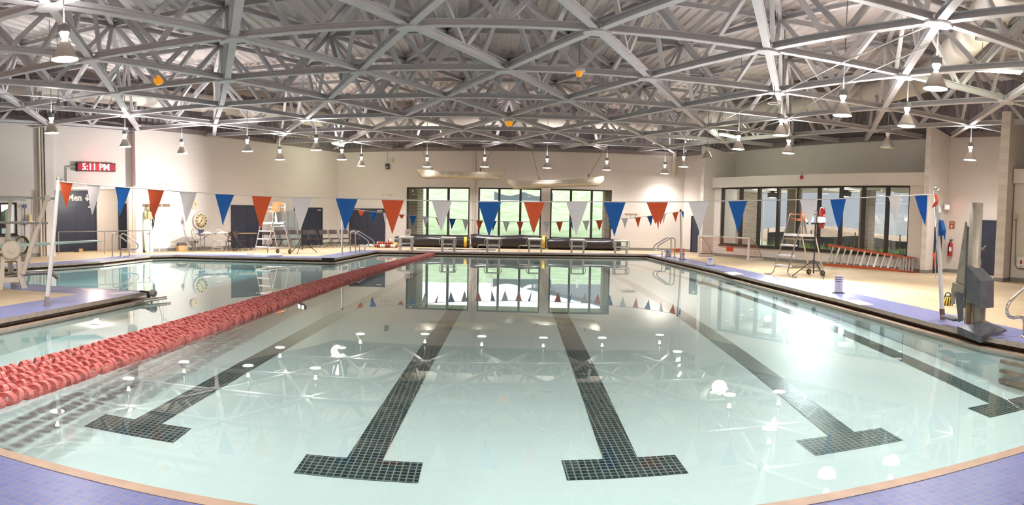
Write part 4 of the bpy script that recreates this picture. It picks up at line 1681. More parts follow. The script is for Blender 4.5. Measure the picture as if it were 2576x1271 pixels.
# ---- rolled black pool covers against the far wall
def cover_roll(lb, xa, xb, yb, r, strap):
    a, b = at(xa, yb[0]), at(xb, yb[1])
    a.y += r * .8; b.y += r * .8
    c = (a + b) / 2
    t = thing('rolled_pool_cover', lb, 'pool cover', (c.x, c.y, ZD), 0, 'rolled pool covers at the far wall')
    d = (b - a).normalized()
    n = 26
    P, R = [], []
    for k in range(n + 1):
        f = k / n
        rr = r * (1 - .05 * math.sin(f * 9 + xa) - .06 * (f < .03) - .05 * (f > .97) + .015 * math.sin(f * 31))
        P.append(a.lerp(b, f) + Vector((0, 0, rr))); R.append(rr)
    m = MB(); m.tube(P, R, 28); m.build('roll', COVER, t)
    for e, s in ((P[0], -1), (P[-1], 1)):
        m = MB()
        sp = []
        for k in range(60):
            an = k * .45; q = r * (.95 - k * .014)
            if q > .05:
                sp.append(e + d * (s * .006) + Vector((0, 0, 1)) * (q * math.sin(an)) + Vector((-d.y, d.x, 0)) * (q * math.cos(an)))
        m.tube(sp, .008, 4); m.build('wound_edge', MATS['dark steel edge beam'] if s > 0 else FIBRE, t)
    for f in strap:
        q = a.lerp(b, f) + Vector((0, 0, r))
        m = MB(); m.tube([q - d * .07, q + d * .07], r * 1.015, 28, caps=False); m.build('strap', YELLOW, t)


cover_roll('long rolled black pool cover left, yellow strap at its right end', 993, 1180, (621, 624), .265, (.95,))
cover_roll('thick rolled black pool cover in the middle under the centre windows', 1186, 1374, (624.5, 628), .33, (.965,))
cover_roll('rolled black pool cover on the right, end past the last block but one', 1378, 1562, (628, 631.5), .28, ())
for k in range(5):
    p = at(1068 + 40 * k, 627.2 + .5 * k)
    t = tag(MB().box((0, 0, .012), (.68, .5, .024)).build('floor_mat', mat('slate mat %s' % 'abcde'[k], srgb('54506a' if k % 2 == 0 else '8d8898'), .8)), 'thin %s foam mat on the far deck, %s of the row' % (('dark', 'pale')[k % 2], ('leftmost', 'second', 'middle', 'fourth', 'rightmost')[k]), 'mat', 'mats on the far deck')
    t.location = (p.x, p.y, ZD); t.rotation_euler = (0, 0, -.1)

# ---- grab rails
def rail_pts(k=1.):
    return [(0, 0, 0), (0, 0, .62), (.03, 0, .71), (.10, 0, .75), (.18, 0, .73), (.55, 0, .50), (.63, 0, .43), (.66, 0, .36), (.63, 0, .29), (.55, 0, .26), (.46, 0, .26), (.38, 0, .25), (.34, 0, .21), (.33, 0, .14), (.33, 0, 0)]


def smooth(P, n=4):
    P = [V3(p) for p in P]
    out = []
    for i in range(len(P) - 1):
        p0, p1, p2, p3 = P[max(i - 1, 0)], P[i], P[i + 1], P[min(i + 2, len(P) - 1)]
        for k in range(n):
            u = k / n
            out.append(.5 * ((2 * p1) + (p2 - p0) * u + (2 * p0 - 5 * p1 + 4 * p2 - p3) * u * u + (3 * p1 - p0 - 3 * p2 + p3) * u ** 3))
    out.append(P[-1])
    return out


def grab_rail(lb, base, rz, sc_=1., group='chrome pool ladder rails'):
    t = thing('grab_rail', lb, 'rail', base, rz, group)
    m = MB(); m.tube([v * sc_ for v in smooth(rail_pts())], .024, 10); m.build('rail_tube', CHROME, t, True)
    for x in (0, .33):
        m = MB(); m.lathe([(.055, 0), (.055, .02), (.03, .03)], (x * sc_, 0, 0), 12); m.build('floor_flange', CHROME, t, True)
    return t


def rail_pair(side, a, b, rz, s=1.):
    pa, pb = at(*a), at(*b)
    grab_rail('chrome curved grab rail, left one ' + side, pa, rz, s)
    grab_rail('chrome curved grab rail, right one ' + side, pb, rz, s)


rail_pair('at the inner pool corner', (881, 635.5), (894, 637), .0, 1.15)
rail_pair('across the diving well before the changing rooms', (283, 646), (303, 647), .02, 1.15)
rail_pair('at the far right pool corner', (1687, 648), (1697, 649), PI - .1, 1.1)
p = at(2573, 849)
t = grab_rail('big chrome curved grab rail cut by the right picture edge', p + Vector((.38, -.02, 0)), PI, 1.15, 'chrome pool ladder rails')
g0 = at(2580, 905, 0)
t = thing('wall_steps', 'dark recessed step slots under the water by the right picture edge', 'pool steps', (g0.x, g0.y, -.1))
ex = (Vector(POOL[2]) - Vector(POOL[1])).normalized()
for k in range(3):
    m = MB(); a = at(2524 - 2 * k, 897 + 13 * k, -.02 - .0 * k); b = at(2576, 911 + 13 * k, -.02)
    z = -.08 - .13 * k
    q = Vector((6.1, 5.3, z))
    m.box(q + Vector((-.04, .1, 0)), (.06, .56, .045), 0, rz=-.03); m.build('step_slot', GUTTER, t)
# thin handrail before the changing rooms
q = [at(148, 640), at(264, 640), at(377, 636)]
t = thing('handrail', 'thin grey steel handrail with three posts before the changing rooms', 'handrail', q[1])
Zr = Vector((0, 0, .92))
m = MB(); m.tube([p + Zr for p in q], .018, 8); m.build('top_rail', GREY, t)
for p in q:
    m = MB(); m.tube([p, p + Zr], .018, 8); m.build('post', GREY, t)

# ---- lifeguard chairs
def guard_chair(lb, p, rz, s=1., rest=True):
    t = thing('lifeguard_chair', lb, 'lifeguard chair', p, rz, 'lifeguard chairs')
    for y in (-.31, .31):
        sg = 1 if y > 0 else -1
        m = MB()
        m.tube(smooth([(.62, y + sg * .42, .02), (.62, y + sg * .2, .02), (.61, y + sg * .06, .08), (.58, y, .24), (.27, y, 1.22), (.12, y, 1.72), (.06, y, 1.80), (-.05, y, 1.82), (-.42, y, 1.82)]), .022, 10); m.build('front_stile', CHROME, t, True)
        m = MB(); m.tube(smooth([(-.42, y, 1.95), (-.42, y, 1.3), (-.42, y, 1.15), (-.72, y, .28), (-.74, y, .14), (-.74, y, .09)]), .022, 10); m.build('rear_leg', CHROME, t, True)
        m = MB(); m.tube([(.57, y, .26), (-.7, y, .25)], .02, 8); m.build('side_rail', CHROME, t, True)
        m = MB(); m.tube([(.27, y, 1.08), (-.43, y, 1.08)], .018, 8); m.build('side_rail', CHROME, t, True)
        w = MB(); M = Matrix.Rotation(PI / 2, 3, 'X'); w.lathe([(.03, -.025), (.085, -.025), (.09, 0), (.085, .025), (.03, .025)], (-.74, y, .09), 18, axis=M); wo = w.build('wheel', BROWNCH, t, True)
        w = MB(); w.lathe([(.03, -.03), (.03, .03)], (-.74, y, .09), 10, axis=M); w.build('hub', YELLOW, wo, True)
    m = MB(); m.tube([(-.42, -.31, 1.95), (-.42, .31, 1.95)], .02, 8); m.build('cross_rail', CHROME, t, True)
    m = MB(); m.tube([(-.74, -.31, .25), (-.74, .31, .25)], .018, 8); m.build('axle', CHROME, t, True)
    for z in (.3, .6, .9):
        x = .58 - (z - .24) * .316
        m = MB(); m.box((x - .04, 0, z), (.14, .6, .045)); m.build('step', WHITE, t, True)
    m = MB(); m.box((-.06, 0, 1.2), (.72, .62, .07)); m.build('footrest_platform', WHITE, t, True)
    m = MB(); m.bar((-.3, 0, 1.23), (-.2, 0, 1.62), .05, .05); m.build('seat_post', ALU, t, True)

    def shell(u, v):
        a = v * 1.0
        y = (u - .5) * .44
        cup = .05 * (2 * abs(u - .5)) ** 2
        if a < .5:
            return Vector((.14 - a * .84, y, 1.66 - .03 * math.sin(a * 2 * PI) + cup))
        b = (a - .5) * 2
        return Vector((-.28 - .1 * b + cup * .9, y * (1 - .12 * b), 1.66 + .36 * b ** .9))
    m = MB(); m.grid(shell, 8, 14)
    m.grid(lambda u, v: shell(1 - u, v) + Vector((-.012 if v > .5 else 0, 0, -.015)), 8, 14); m.build('seat_shell', ORANGEC, t, True)
    return t


CPL, CPR = at(683, 640), at(2004, 694)
guard_chair('steel lifeguard chair with orange seat on the left deck before the lockers', CPL, PI + 1.2)
guard_chair('steel lifeguard chair with orange seat by the right windows', CPR, PI + .21)
# ring buoy hung on the right chair
p = far_at(2068, 548, math.hypot(CPR.x, CPR.y) + .4)
t = thing('ring_buoy', 'red ring buoy hanging at the right lifeguard chair', 'ring buoy', p)
M = Matrix.Rotation(.9, 3, 'Z') @ Matrix.Rotation(PI / 2, 3, 'X')
m = MB(); m.tube([M @ Vector((.27 * math.cos(a), .27 * math.sin(a), 0)) for a in np.linspace(0, 2 * PI, 33)[:-1]], .065, 12, closed=True); m.build('ring', RED, t, True)
for k in range(4):
    a = k * PI / 2 + .4
    m = MB(); m.tube([M @ Vector((.27 * math.cos(a + e), .27 * math.sin(a + e), 0)) for e in (-.13, 0, .13)], .069, 12); m.build('band', WHITE, t, True)

# ---- tripod work lights
def work_light(lb, p, top, aim, W, lit, cone):
    t = thing('tripod_work_light', lb, 'work light', p, 0, 'tripod work lights')
    m = MB(); m.tube([(0, 0, .12), (0, 0, top - .1)], .02, 8); m.build('mast', BLACK, t, True)
    for k in range(3):
        a = 2 * PI * k / 3 + .5
        m = MB(); m.tube([(0, 0, .52), (.62 * math.cos(a), .62 * math.sin(a), .015)], .014, 6); lg = m.build('leg', BLACK, t, True)
        m = MB(); m.tube([(0, 0, .2), (.38 * math.cos(a), .38 * math.sin(a), .21)], .009, 6); m.build('brace', BLACK, lg, True)
    d = Vector((aim[0] - p.x, aim[1] - p.y, 0)).normalized()
    s = Vector((-d.y, d.x, 0))
    m = MB(); m.bar(Vector((0, 0, top - .12)) - s * .26, Vector((0, 0, top - .12)) + s * .26, .03, .03); m.build('cross_bar', BLACK, t, True)
    R = Matrix((d, s, Vector((0, 0, 1)))).transposed()
    for k in (-1, 1):
        c = Vector((0, 0, top)) + s * (k * .17)
        m = MB(); m.box(c, (.1, .24, .17), 0, R=R)
        for q in range(4):
            m.box(c - d * .06 + s * (-.09 + .06 * q), (.03, .012, .15), 0, R=R)
        h = m.build('lamp_head', YELLOW if False else BLACK, t, True)
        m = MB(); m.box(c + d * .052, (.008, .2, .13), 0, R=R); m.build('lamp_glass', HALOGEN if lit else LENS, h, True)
        m = MB()
        for q in range(5):
            m.bar(c + d * .075 + s * (-.1 + .05 * q) + Vector((0, 0, -.08)), c + d * .075 + s * (-.1 + .05 * q) + Vector((0, 0, .08)), .005, .005)
        m.build('wire_guard', BLACK, h, True)
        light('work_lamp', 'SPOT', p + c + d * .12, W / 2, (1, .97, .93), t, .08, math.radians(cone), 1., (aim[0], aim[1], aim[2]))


WPR = at(2046, 699)
zr = far_at(2044, 552, math.hypot(WPR.x, WPR.y)).z - ZD
work_light('lit tripod work light glaring at the viewer before the right guard chair', WPR, zr, (0, 0, 1.2), WORK_W, True, 160)
WPL = at(760, 637)
work_light('black tripod work light behind the left guard chair, turned to the wall', WPL, 1.85, (-18.5, 14.5, 3.3), WORK_LEFT_W, False, 128)
# ================================================================== PROPS
def M3(a, b, c):
    return Matrix((a, b, c)).transposed()


# ---- canoes hung before the far wall
def canoe(lb, pl, pr, D, hang):
    a, b = far_at(*pl, D), far_at(*pr, D)
    c = (a + b) / 2
    L = (b - a).length
    dx = (b - a).normalized()
    dz = Vector((0, 0, 1)); dy = dz.cross(dx).normalized(); dz = dx.cross(dy)
    R = M3(dx, dy, dz)
    t = thing('canoe', lb, 'canoe', c, 0, 'canoes hanging at the far wall')

    def hull(u, v, k=0.):
        s = 2 * u - 1
        e = abs(s)
        beam = (.40 - k) * max(0, 1 - e ** 2.4) ** .75 + .012
        sheer = .05 + .16 * e ** 3
        keel = -.27 + k + .30 * max(0, (e - .82) / .18) ** 2.2
        ang = (v - .5) * PI
        y = beam * math.copysign(abs(math.sin(ang)) ** .75, math.sin(ang))
        z = sheer - (sheer - keel) * abs(math.cos(ang)) ** .7
        return R @ Vector((s * L / 2, y, z)) + c
    m = MB(); m.grid(hull, 36, 14); m.grid(lambda u, v: hull(1 - u, v, .012), 36, 14); m.build('hull', CANOE, t)
    for v in (0, 1):
        m = MB(); m.tube([hull(u, v) for u in np.linspace(0, 1, 30)], .018, 6); m.build('gunwale', ALU, t)
    for u in (.3, .62):
        m = MB(); m.bar(hull(u, 0), hull(u, 1), .18, .02); m.build('thwart', ALU, t)
    m = MB(); m.tube([hull(u, .5) - Vector((0, 0, .004)) for u in np.linspace(.03, .97, 30)], .011, 6); m.build('keel_strip', ALU, t)
    for i, ((x0, y0), (x1, y1)) in enumerate(hang):
        p, q = far_at(x0, y0, D), far_at(x1, y1, D)
        q = p + (q - p) * ((7.43 - p.z) / (q.z - p.z))
        m = MB(); m.tube([p, q], .01, 5)
        m.tube([p + Vector((0, 0, .02)), p + Vector((0, 0, .18))], .03, 6); m.build('hanging_rope', MATS['brown wood'], t)


canoe('grey aluminium canoe hanging higher and further left', (1048.5, 434.5), (1270, 440), 31.3, [((1087, 432), (1063, 384)), ((1208, 432), (1235, 384))])
canoe('shinier aluminium canoe hanging lower and further right, bow tilted up', (1277, 463), (1520, 454), 31.0, [((1357, 456), (1340, 386)), ((1480, 447), (1514, 386))])
p = far_at(1297, 456, 31.0)
tag(fix_normals(MB().tube([p + Vector((0, .1, 0)), Vector((p.x, p.y + .1, 7.43))], .008, 5).build('guide_cable', ROPE)), 'thin cable hanging down to the left tip of the lower canoe', 'cable')

# ---- wall clocks
def wall_clock(lb, x, y, A, B, r, marks, face, hands):
    u, z = uz(x, y, A, B)
    c = wp(u, A, B, .01, z)
    d, n = wdir(A, B)
    R = M3(d, Vector((0, 0, 1)), n)
    t = thing('wall_clock', lb, 'clock', c)
    m = MB(); m.lathe([(r * .98, 0), (r, .02), (r, .09), (r * .9, .10), (r * .88, .085)], c, 40, axis=R); m.build('case', WHITE, t)
    m = MB(); m.lathe([(r * .89, .06), (r * .89, .088), (0, .088)], c, 40, axis=R); m.build('dial', face, t)
    if marks:
        m = MB()
        for k in range(12):
            a = 2 * PI * k / 12
            s = str(60 if k == 0 else 5 * k)
            q = c + d * (math.sin(a) * r * .70) + Vector((0, 0, math.cos(a) * r * .70 - r * .075)) + n * .091
            text_mb(m, s, q, d, (0, 0, 1), r * .24, .004, bold=.004)
        m.build('numerals', BLACK, t)
        m = MB(); m.tube([c + n * .092 + R @ Vector((r * .52 * math.cos(a), r * .52 * math.sin(a), 0)) for a in np.linspace(0, 2 * PI, 41)[:-1]], .004, 4, closed=True); m.build('inner_circle', WOOD, t)
    for a, l, w in hands:
        m = MB(); v = d * math.sin(a) + Vector((0, 0, math.cos(a))); m.bar(c + n * .098 - v * l * .15, c + n * .098 + v * l, w, .006, up=n); m.build('hand', BLACK, t)
    return t


FACE = mat('cream dial', srgb('ecd9b0'), .5)
wall_clock('big round cream pace clock with black numerals above the folding table', 503, 556, WL0, WL1, .385, True, FACE, [(.55, .2, .025), (3.9, .3, .018)])
wall_clock('small round wall clock half hidden behind a white pennant', 486, 513, WL0, WL1, .2, False, FACE, [(1.1, .1, .015), (2.4, .14, .012)])

# ---- LED time sign
u0, z0 = uz(190, 421, WL0, WL1); u1, z1 = uz(286, 421, WL0, WL1)
zt, zbm = uz(190, 409.5, WL0, WL1)[1], uz(190, 431, WL0, WL1)[1]
t = thing('time_display', 'red LED display reading 5:11 PM high on the left wall', 'display', wp((u0 + u1) / 2, WL0, WL1, .1, zbm))
m = MB(); box_on(m, WL0, WL1, u0, u1, zbm, zt, .02, .16); m.build('case', MATS['dark steel edge beam'] if False else BLACK, t)
m = MB(); box_on(m, WL0, WL1, u0 + .03, u1 - .03, zbm + .03, zt - .03, .16, .165); m.build('matrix_face', LEDHALO, t)
m = MB(); text_mb(m, '5:11 PM', wp(uz(237, 421, WL0, WL1)[0], WL0, WL1, .17, zbm + .05), ld, (0, 0, 1), .37, .012, bold=.006); m.build('digits', LED, t)
m = MB(); m.tube(smooth([wp(u0, WL0, WL1, .08, (zt + zbm) / 2), wp(u0 - .3, WL0, WL1, .08, (zt + zbm) / 2), wp(u0 - .38, WL0, WL1, .05, (zt + zbm) / 2 - .12), wp(u0 - .38, WL0, WL1, .04, ALZ)]), .025, 8); m.build('conduit', ALU, t)
light('led_glow', 'POINT', wp((u0 + u1) / 2, WL0, WL1, .35, (zt + zbm) / 2), 5, (1, .12, .12), None, .3)

# ---- alcove soffit light, wall pipes, camera
p = at(260, 479, ALZ - .03)
p = wp(uz(260, 480, WL0, WL1)[0], WL0, WL1, -.9, ALZ)
t = thing('soffit_light', 'small lit ceiling light in the changing room alcove', 'ceiling light', p)
m = MB(); m.box(p - Vector((0, 0, .03)), (.3, .3, .06)); m.build('base', WHITE, t)
m = MB(); m.box(p - Vector((0, 0, .1)), (.26, .26, .09)); m.build('diffuser', NECK, t)
light('alcove_light', 'POINT', p - Vector((0, 0, .25)), 45, (1, .93, .8), None, .1)


def pipe(lb, x, A, B, z0, z1, r, m, off=.06, name='pipe'):
    u = uz(x, 520, A, B)[0]
    o = MB().tube([wp(u, A, B, off, z0), wp(u, A, B, off, z1)], r, 8).build(name, m)
    return tag(o, lb, 'pipe')


PIPEM = mat('painted pipe', srgb('d9ccbd'), .5)
pipe('cream vertical pipe up the far wall between the first two window groups', 1193, WF0, WF1, ZD, 5.0, .055, PIPEM)
pipe('cream vertical pipe at the left wall, left one of two beside the near pilaster', 100, WL0, WL1, ZD, 5.4, .05, PIPEM)
pipe('cream vertical pipe at the left wall, right one of two beside the near pilaster', 108, WL0, WL1, ZD, 5.4, .05, PIPEM)
pipe('thin pipe up the left wall right of the middle pilaster', 355, WL0, WL1, 2.6, 5.4, .025, PIPEM)
pipe('fat cream drain pipe coming down beside the far right corner', 1692, WF0, WF1, 4.0, 5.3, .11, PIPEM, .16)
u, z = uz(975, 419, WF0, WF1)
t = thing('wall_speaker', 'dark square speaker box high on the far wall, left of the canoes', 'speaker', wp(u, WF0, WF1, .05, z))
m = MB(); box_on(m, WF0, WF1, u - .09, u + .09, z - .14, z + .14, 0, .14); m.build('box', BLACK, t)
m = MB(); m.lathe([(.04, 0), (.075, .12)], wp(u + .02, WF0, WF1, .12, z - .06), 12, axis=M3(fd, Vector((0, 0, 1)), Vector((fd.y, -fd.x, 0)))); m.build('horn', GREY, t)
u2, z2 = uz(987, 403, WF0, WF1)
t = thing('alarm_bell', 'small round alarm sounder on the far wall with its conduit', 'alarm', wp(u2, WF0, WF1, .05, z2))
m = MB(); m.lathe([(.1, 0), (.1, .05), (.05, .09)], wp(u2, WF0, WF1, .0, z2), 16, axis=M3(fd, Vector((0, 0, 1)), Vector((fd.y, -fd.x, 0)))); m.build('sounder', PIPEM, t)
m = MB(); m.tube([wp(u2 - .1, WF0, WF1, .03, z2), wp(u2 - .26, WF0, WF1, .03, z2), wp(u2 - .26, WF0, WF1, .03, 5.0)], .014, 6); m.build('conduit', PIPEM, t)
for lb, x, y, k in (('white double hook plate on the far wall, left of the windows', 973, 490, 2), ('white four knob hook rail on the far wall, right of the windows', 1588, 537, 4)):
    u, z = uz(x, y, WF0, WF1)
    t = thing('hook_rail', lb, 'hook rail', wp(u, WF0, WF1, .0, z), 0, 'hook rails on the far wall')
    w_ = .2 if k == 2 else .3
    m = MB(); box_on(m, WF0, WF1, u - w_, u + w_, z - .02, z + .02, 0, .03); m.build('plate', PIPEM, t)
    for i in range(k):
        m = MB(); m.ball(wp(u - w_ + 2 * w_ * i / (k - 1), WF0, WF1, .05, z), .055, 10); m.build('knob', PIPEM, t)

# ---- rescue gear on the left wall
u0, zr_ = uz(357, 517, WL0, WL1); u1 = uz(427, 517, WL0, WL1)[0]
t = thing('hook_board', 'brown board with hooks on the left wall holding rescue gear', 'board', wp((u0 + u1) / 2, WL0, WL1, 0, zr_))
m = MB(); box_on(m, WL0, WL1, u0, u1, zr_ - .06, zr_ + .06, 0, .03); m.build('board', WOOD, t)
for f in (.15, .3, .62, .85):
    q = wp(u0 + (u1 - u0) * f, WL0, WL1, .03, zr_)
    m = MB(); m.tube([q, q + Vector((.0, 0, 0)) + Vector((ln.x, ln.y, 0)) * .07, q + Vector((ln.x, ln.y, .05 / .09)) * .09], .008, 5); m.build('hook', CHROME, t)
OLIVE = mat('olive slot edge', srgb('9aa583'), .6)
MINT = mat('pale green rescue board', srgb('cfe3b8'), .45)
ua = uz(366, 600, WL0, WL1)[0]
zb0, zb1 = ZD, uz(362, 553, WL0, WL1)[1] + .35
t = thing('rescue_backboard', 'pale green rescue backboard leaning on the left wall', 'backboard', wp(ua, WL0, WL1, .3, ZD))
m = MB()
pl = [(-.14, 0), (.14, 0), (.2, .08), (.21, 1.1), (.16, 1.45), (.08, 1.72), (-.08, 1.72), (-.16, 1.45), (-.21, 1.1), (-.2, .08)]
bz = Vector((-ln.x * .14, -ln.y * .14, 1)).normalized()
bx = (ld + Vector((0, 0, 0))).normalized()
Rb = M3((bx - bz * bx.dot(bz) - Vector((0, 0, 0))).normalized(), bz, bx.cross(bz))
m.prism(pl, -.025, .025, 0, Rb, wp(ua, WL0, WL1, .32, ZD)); m.build('board', MINT, t)
for sx_ in (-.165, .165):
    for zz in (.3, .6, .9, 1.2):
        m = MB(); m.prism([(-.018, -.07), (.018, -.07), (.018, .07), (-.018, .07)], -.03, .03, 0, Rb, wp(ua, WL0, WL1, .32, ZD) + Rb @ Vector((sx_, zz, 0))); m.build('hand_slot', OLIVE, t)
m = MB(); m.prism([(-.06, -.04), (.06, -.04), (.06, .04), (-.06, .04)], -.03, .03, 0, Rb, wp(ua, WL0, WL1, .32, ZD) + Rb @ Vector((.02, .78, 0))); m.build('red_label', RED, t)
for k, (x, lb) in enumerate(((362, 'orange head block hanging over the pale green backboard, left one'), (369, 'orange head block hanging over the pale green backboard, right one'))):
    u, z = uz(x, 543, WL0, WL1)
    m = MB(); box_on(m, WL0, WL1, u - .07, u + .07, z - .14, z + .16, .34, .46)
    tag(m.build('head_block', ORANGEC), lb, 'head block', 'head blocks over the backboard')
u, z = uz(375, 545, WL0, WL1)
t = thing('strap_bundle', 'black straps with a yellow one hanging from the hook board', 'straps', wp(u, WL0, WL1, .1, zr_))
for k, (dx_, bot, mm) in enumerate(((-.08, 1.45, YELLOW), (.0, 1.15, BLACK), (.05, 1.05, BLACK), (.1, 1.3, BLACK), (.13, 1.2, BLACK))):
    m = MB(); m.tube(smooth([wp(u - .06, WL0, WL1, .12, zr_), wp(u + dx_ - .02, WL0, WL1, .16, zr_ - .3), wp(u + dx_ + .04 * (-1) ** k, WL0, WL1, .15, (zr_ + bot) / 2), wp(u + dx_, WL0, WL1, .13, bot)]), .022, 6); m.build('strap', mm, t)
pb_ = wp(uz(387, 600, WL0, WL1)[0], WL0, WL1, .45, ZD); pt_ = on(407, 480, WL0, WL1) + Vector((ln.x, ln.y, 0)) * .06
t = thing('rescue_hook', 'long pale rescue pole with a wire loop leaning on the left wall', 'rescue pole', pb_)
m = MB(); m.tube([pb_, pt_], .017, 8); m.build('pole', WHITE, t)
m = MB(); m.tube(smooth([pt_] + [on(x, y, WL0, WL1) + Vector((ln.x, ln.y, 0)) * .05 for x, y in ((404, 461), (418, 463), (419, 469), (412, 480))]), .01, 6); m.build('loop', ALU, t)
t = thing('wall_hose', 'white hose hanging down the left wall beside the pace clock', 'hose', on(462, 546, WL0, WL1))
m = MB(); m.tube(smooth([on(x, y, WL0, WL1) + Vector((ln.x, ln.y, 0)) * o_ for x, y, o_ in ((459, 546, .03), (460, 551, .05), (465, 580, .07), (472, 607, .1), (480, 622, .16), (487, 627, .25))]), .02, 7); m.build('hose', ROPE, t)
m = MB(); m.box(on(458, 559, WL0, WL1), (.1, .1, .16)); m.build('tap', ALU, t)

# ---- boxes, tables and chairs along the left wall
def at_pair(a, b):
    return at(*a), at(*b)


p = at(457, 632)
t = tag(MB().box((0, 0, .12), (.42, .3, .24)).build('cardboard_box', mat('cardboard', srgb('c4a070'), .8)), 'cardboard box on the deck below the white wall hose', 'box'); t.location = p; t.rotation_euler = (0, 0, .9)
t = tag(MB().grid(lambda u, v: Vector(((u - .5) * .42, (v - .5) * .3, .24 + .12 * (1 - (2 * u - 1) ** 6) * (1 - (2 * v - 1) ** 6) + .02 * math.sin(u * 20) * math.sin(v * 15))), 16, 12).build('dark_bundle', mat('dark grey cloth', srgb('5a5048'), .9)), 'dark folded bundle lying on the cardboard box', 'bundle'); t.location = p; t.rotation_euler = (0, 0, .9)
p = at(488, 631)
t = thing('floor_funnel', 'grey metal bin on the deck between cardboard box and table', 'bin', p)
m = MB(); m.lathe([(.08, 0), (.09, .2), (.22, .42), (.21, .42), (.08, .2)], (0, 0, 0), 14); m.build('cone', GREY, t, True)


def folding_table(lb, c, rz, L, W, m_):
    t = thing('folding_table', lb, 'table', c, rz, 'folding tables')
    m = MB(); m.box((0, 0, .73), (L, W, .035)); m.build('table_top', m_, t, True)
    for x in (-L / 2 + .22, L / 2 - .22):
        for y in (-W / 2 + .08, W / 2 - .08):
            m = MB(); m.tube([(x, y, 0), (x, y, .71)], .015, 8); m.build('leg', BROWNCH, t, True)
        m = MB(); m.tube([(x, -W / 2 + .08, .2), (x, W / 2 - .08, .2)], .012, 6); m.build('leg_brace', BROWNCH, t, True)
        s = 1 if x < 0 else -1
        m = MB(); m.tube([(x, 0, .5), (x + s * .3, 0, .71)], .012, 6); m.build('folding_brace', BROWNCH, t, True)
    return t


TBL = at(537, 632)
folding_table('brown folding table with papers on it under the pace clock', TBL + Vector((.0, .35, 0)), .78, 1.75, .72, WOOD)
p = TBL + Vector((0, .35, .7475))
for k, (dx_, lb) in enumerate(((-.45, 'white heap of paper on the folding table, left one'), (.25, 'white heap of paper on the folding table, right one'))):
    q = Vector((p.x + dx_ * .71, p.y + dx_ * .7, p.z))
    m = MB(); m.grid(lambda u, v: Vector(((u - .5) * .5, (v - .5) * .34, .001 + .07 * math.sin(u * PI) * math.sin(v * PI) * (1 + .4 * math.sin(u * 17 + v * 9)))), 14, 10)
    o = tag(m.build('paper_heap', PAPER), lb, 'papers', 'paper heaps on the table'); o.location = q; o.rotation_euler = (0, 0, .78)
for k, x in enumerate((502, 509)):
    u, z = uz(x, 583, WL0, WL1)
    m = MB(); box_on(m, WL0, WL1, u - .06, u + .06, z - .17, z + .17, 0, .02)
    tag(m.build('wall_leaflet', mat('blue leaflet %s' % 'ab'[k], srgb('2f5f96' if k == 0 else '6a5a9a'), .6)), ('blue leaflet taped below the pace clock, left one', 'purple leaflet taped below the pace clock, right one')[k], 'leaflet')
folding_table('small tan side table before the left navy double door', at(606, 630) + Vector((.1, .3, 0)), .5, .95, .6, mat('tan table top', srgb('a98a66'), .5))


def cafe_chair(lb, c, rz):
    t = thing('cafe_chair', lb, 'chair', c, rz, 'round backed metal chairs')
    m = MB(); m.lathe([(.2, .44), (.205, .46), (.2, .475), (.0, .48)], n=22); m.build('seat', GREY, t, True)
    for x, y in ((.15, .15), (-.15, .15), (.15, -.15), (-.15, -.15)):
        m = MB(); m.tube([(x * 1.25, y * 1.25, 0), (x, y, .45)], .013, 7); m.build('leg', ALU, t, True)
    m = MB(); m.tube([(.19 * math.cos(a), .19 * math.sin(a), .2) for a in np.linspace(0, 2 * PI, 21)[:-1]], .009, 6, closed=True); m.build('leg_ring', ALU, t, True)
    m = MB(); m.tube(smooth([(-.17, -.17, .46), (-.22, -.2, .7), (-.24, -.12, .88), (-.25, 0, .93), (-.24, .12, .88), (-.22, .2, .7), (-.17, .17, .46)]), .014, 8); m.build('back_hoop', ALU, t, True)
    m = MB(); m.tube(smooth([(-.18, -.08, .46), (-.22, -.1, .65), (-.235, 0, .78), (-.22, .1, .65), (-.18, .08, .46)]), .011, 7); m.build('inner_hoop', ALU, t, True)


cafe_chair('round backed metal chair at the left end of the folding table', at(499, 632), .9)
cafe_chair('round backed metal chair in front of the folding table', at(546, 634), 2.2)


def fold_chair_parts(t, m1):
    m = MB(); m.grid(lambda u, v: Vector((.2 - .4 * v, (u - .5) * .4, .44 + .02 * math.sin(v * PI) - .04 * v)), 8, 8)
    m.grid(lambda u, v: Vector((.2 - .4 * v, (.5 - u) * .4, .42 + .02 * math.sin(v * PI) - .04 * v)), 8, 8); m.build('seat', m1, t, True)
    m = MB(); m.grid(lambda u, v: Vector((-.27 - .05 * v - .04 * (1 - (2 * u - 1) ** 2), (u - .5) * .43, .62 + .22 * v - .05 * v * (2 * u - 1) ** 4)), 10, 5)
    m.grid(lambda u, v: Vector((-.285 - .05 * v - .04 * (1 - (2 * u - 1) ** 2), (.5 - u) * .43, .62 + .22 * v - .05 * v * (2 * u - 1) ** 4)), 10, 5); m.build('backrest', m1, t, True)
    for y in (-.215, .215):
        m = MB(); m.tube([(.27, y, 0), (-.1, y, .43), (-.31, y, .84)], .012, 6); m.build('front_frame', m1, t, True)
        m = MB(); m.tube([(-.3, y * .92, 0), (.17, y * .92, .43)], .012, 6); m.build('rear_leg', m1, t, True)
    for x, z in ((.2, .08), (-.23, .07)):
        m = MB(); m.tube([(x, -.205, z), (x, .205, z)], .009, 6); m.build('stretcher', m1, t, True)


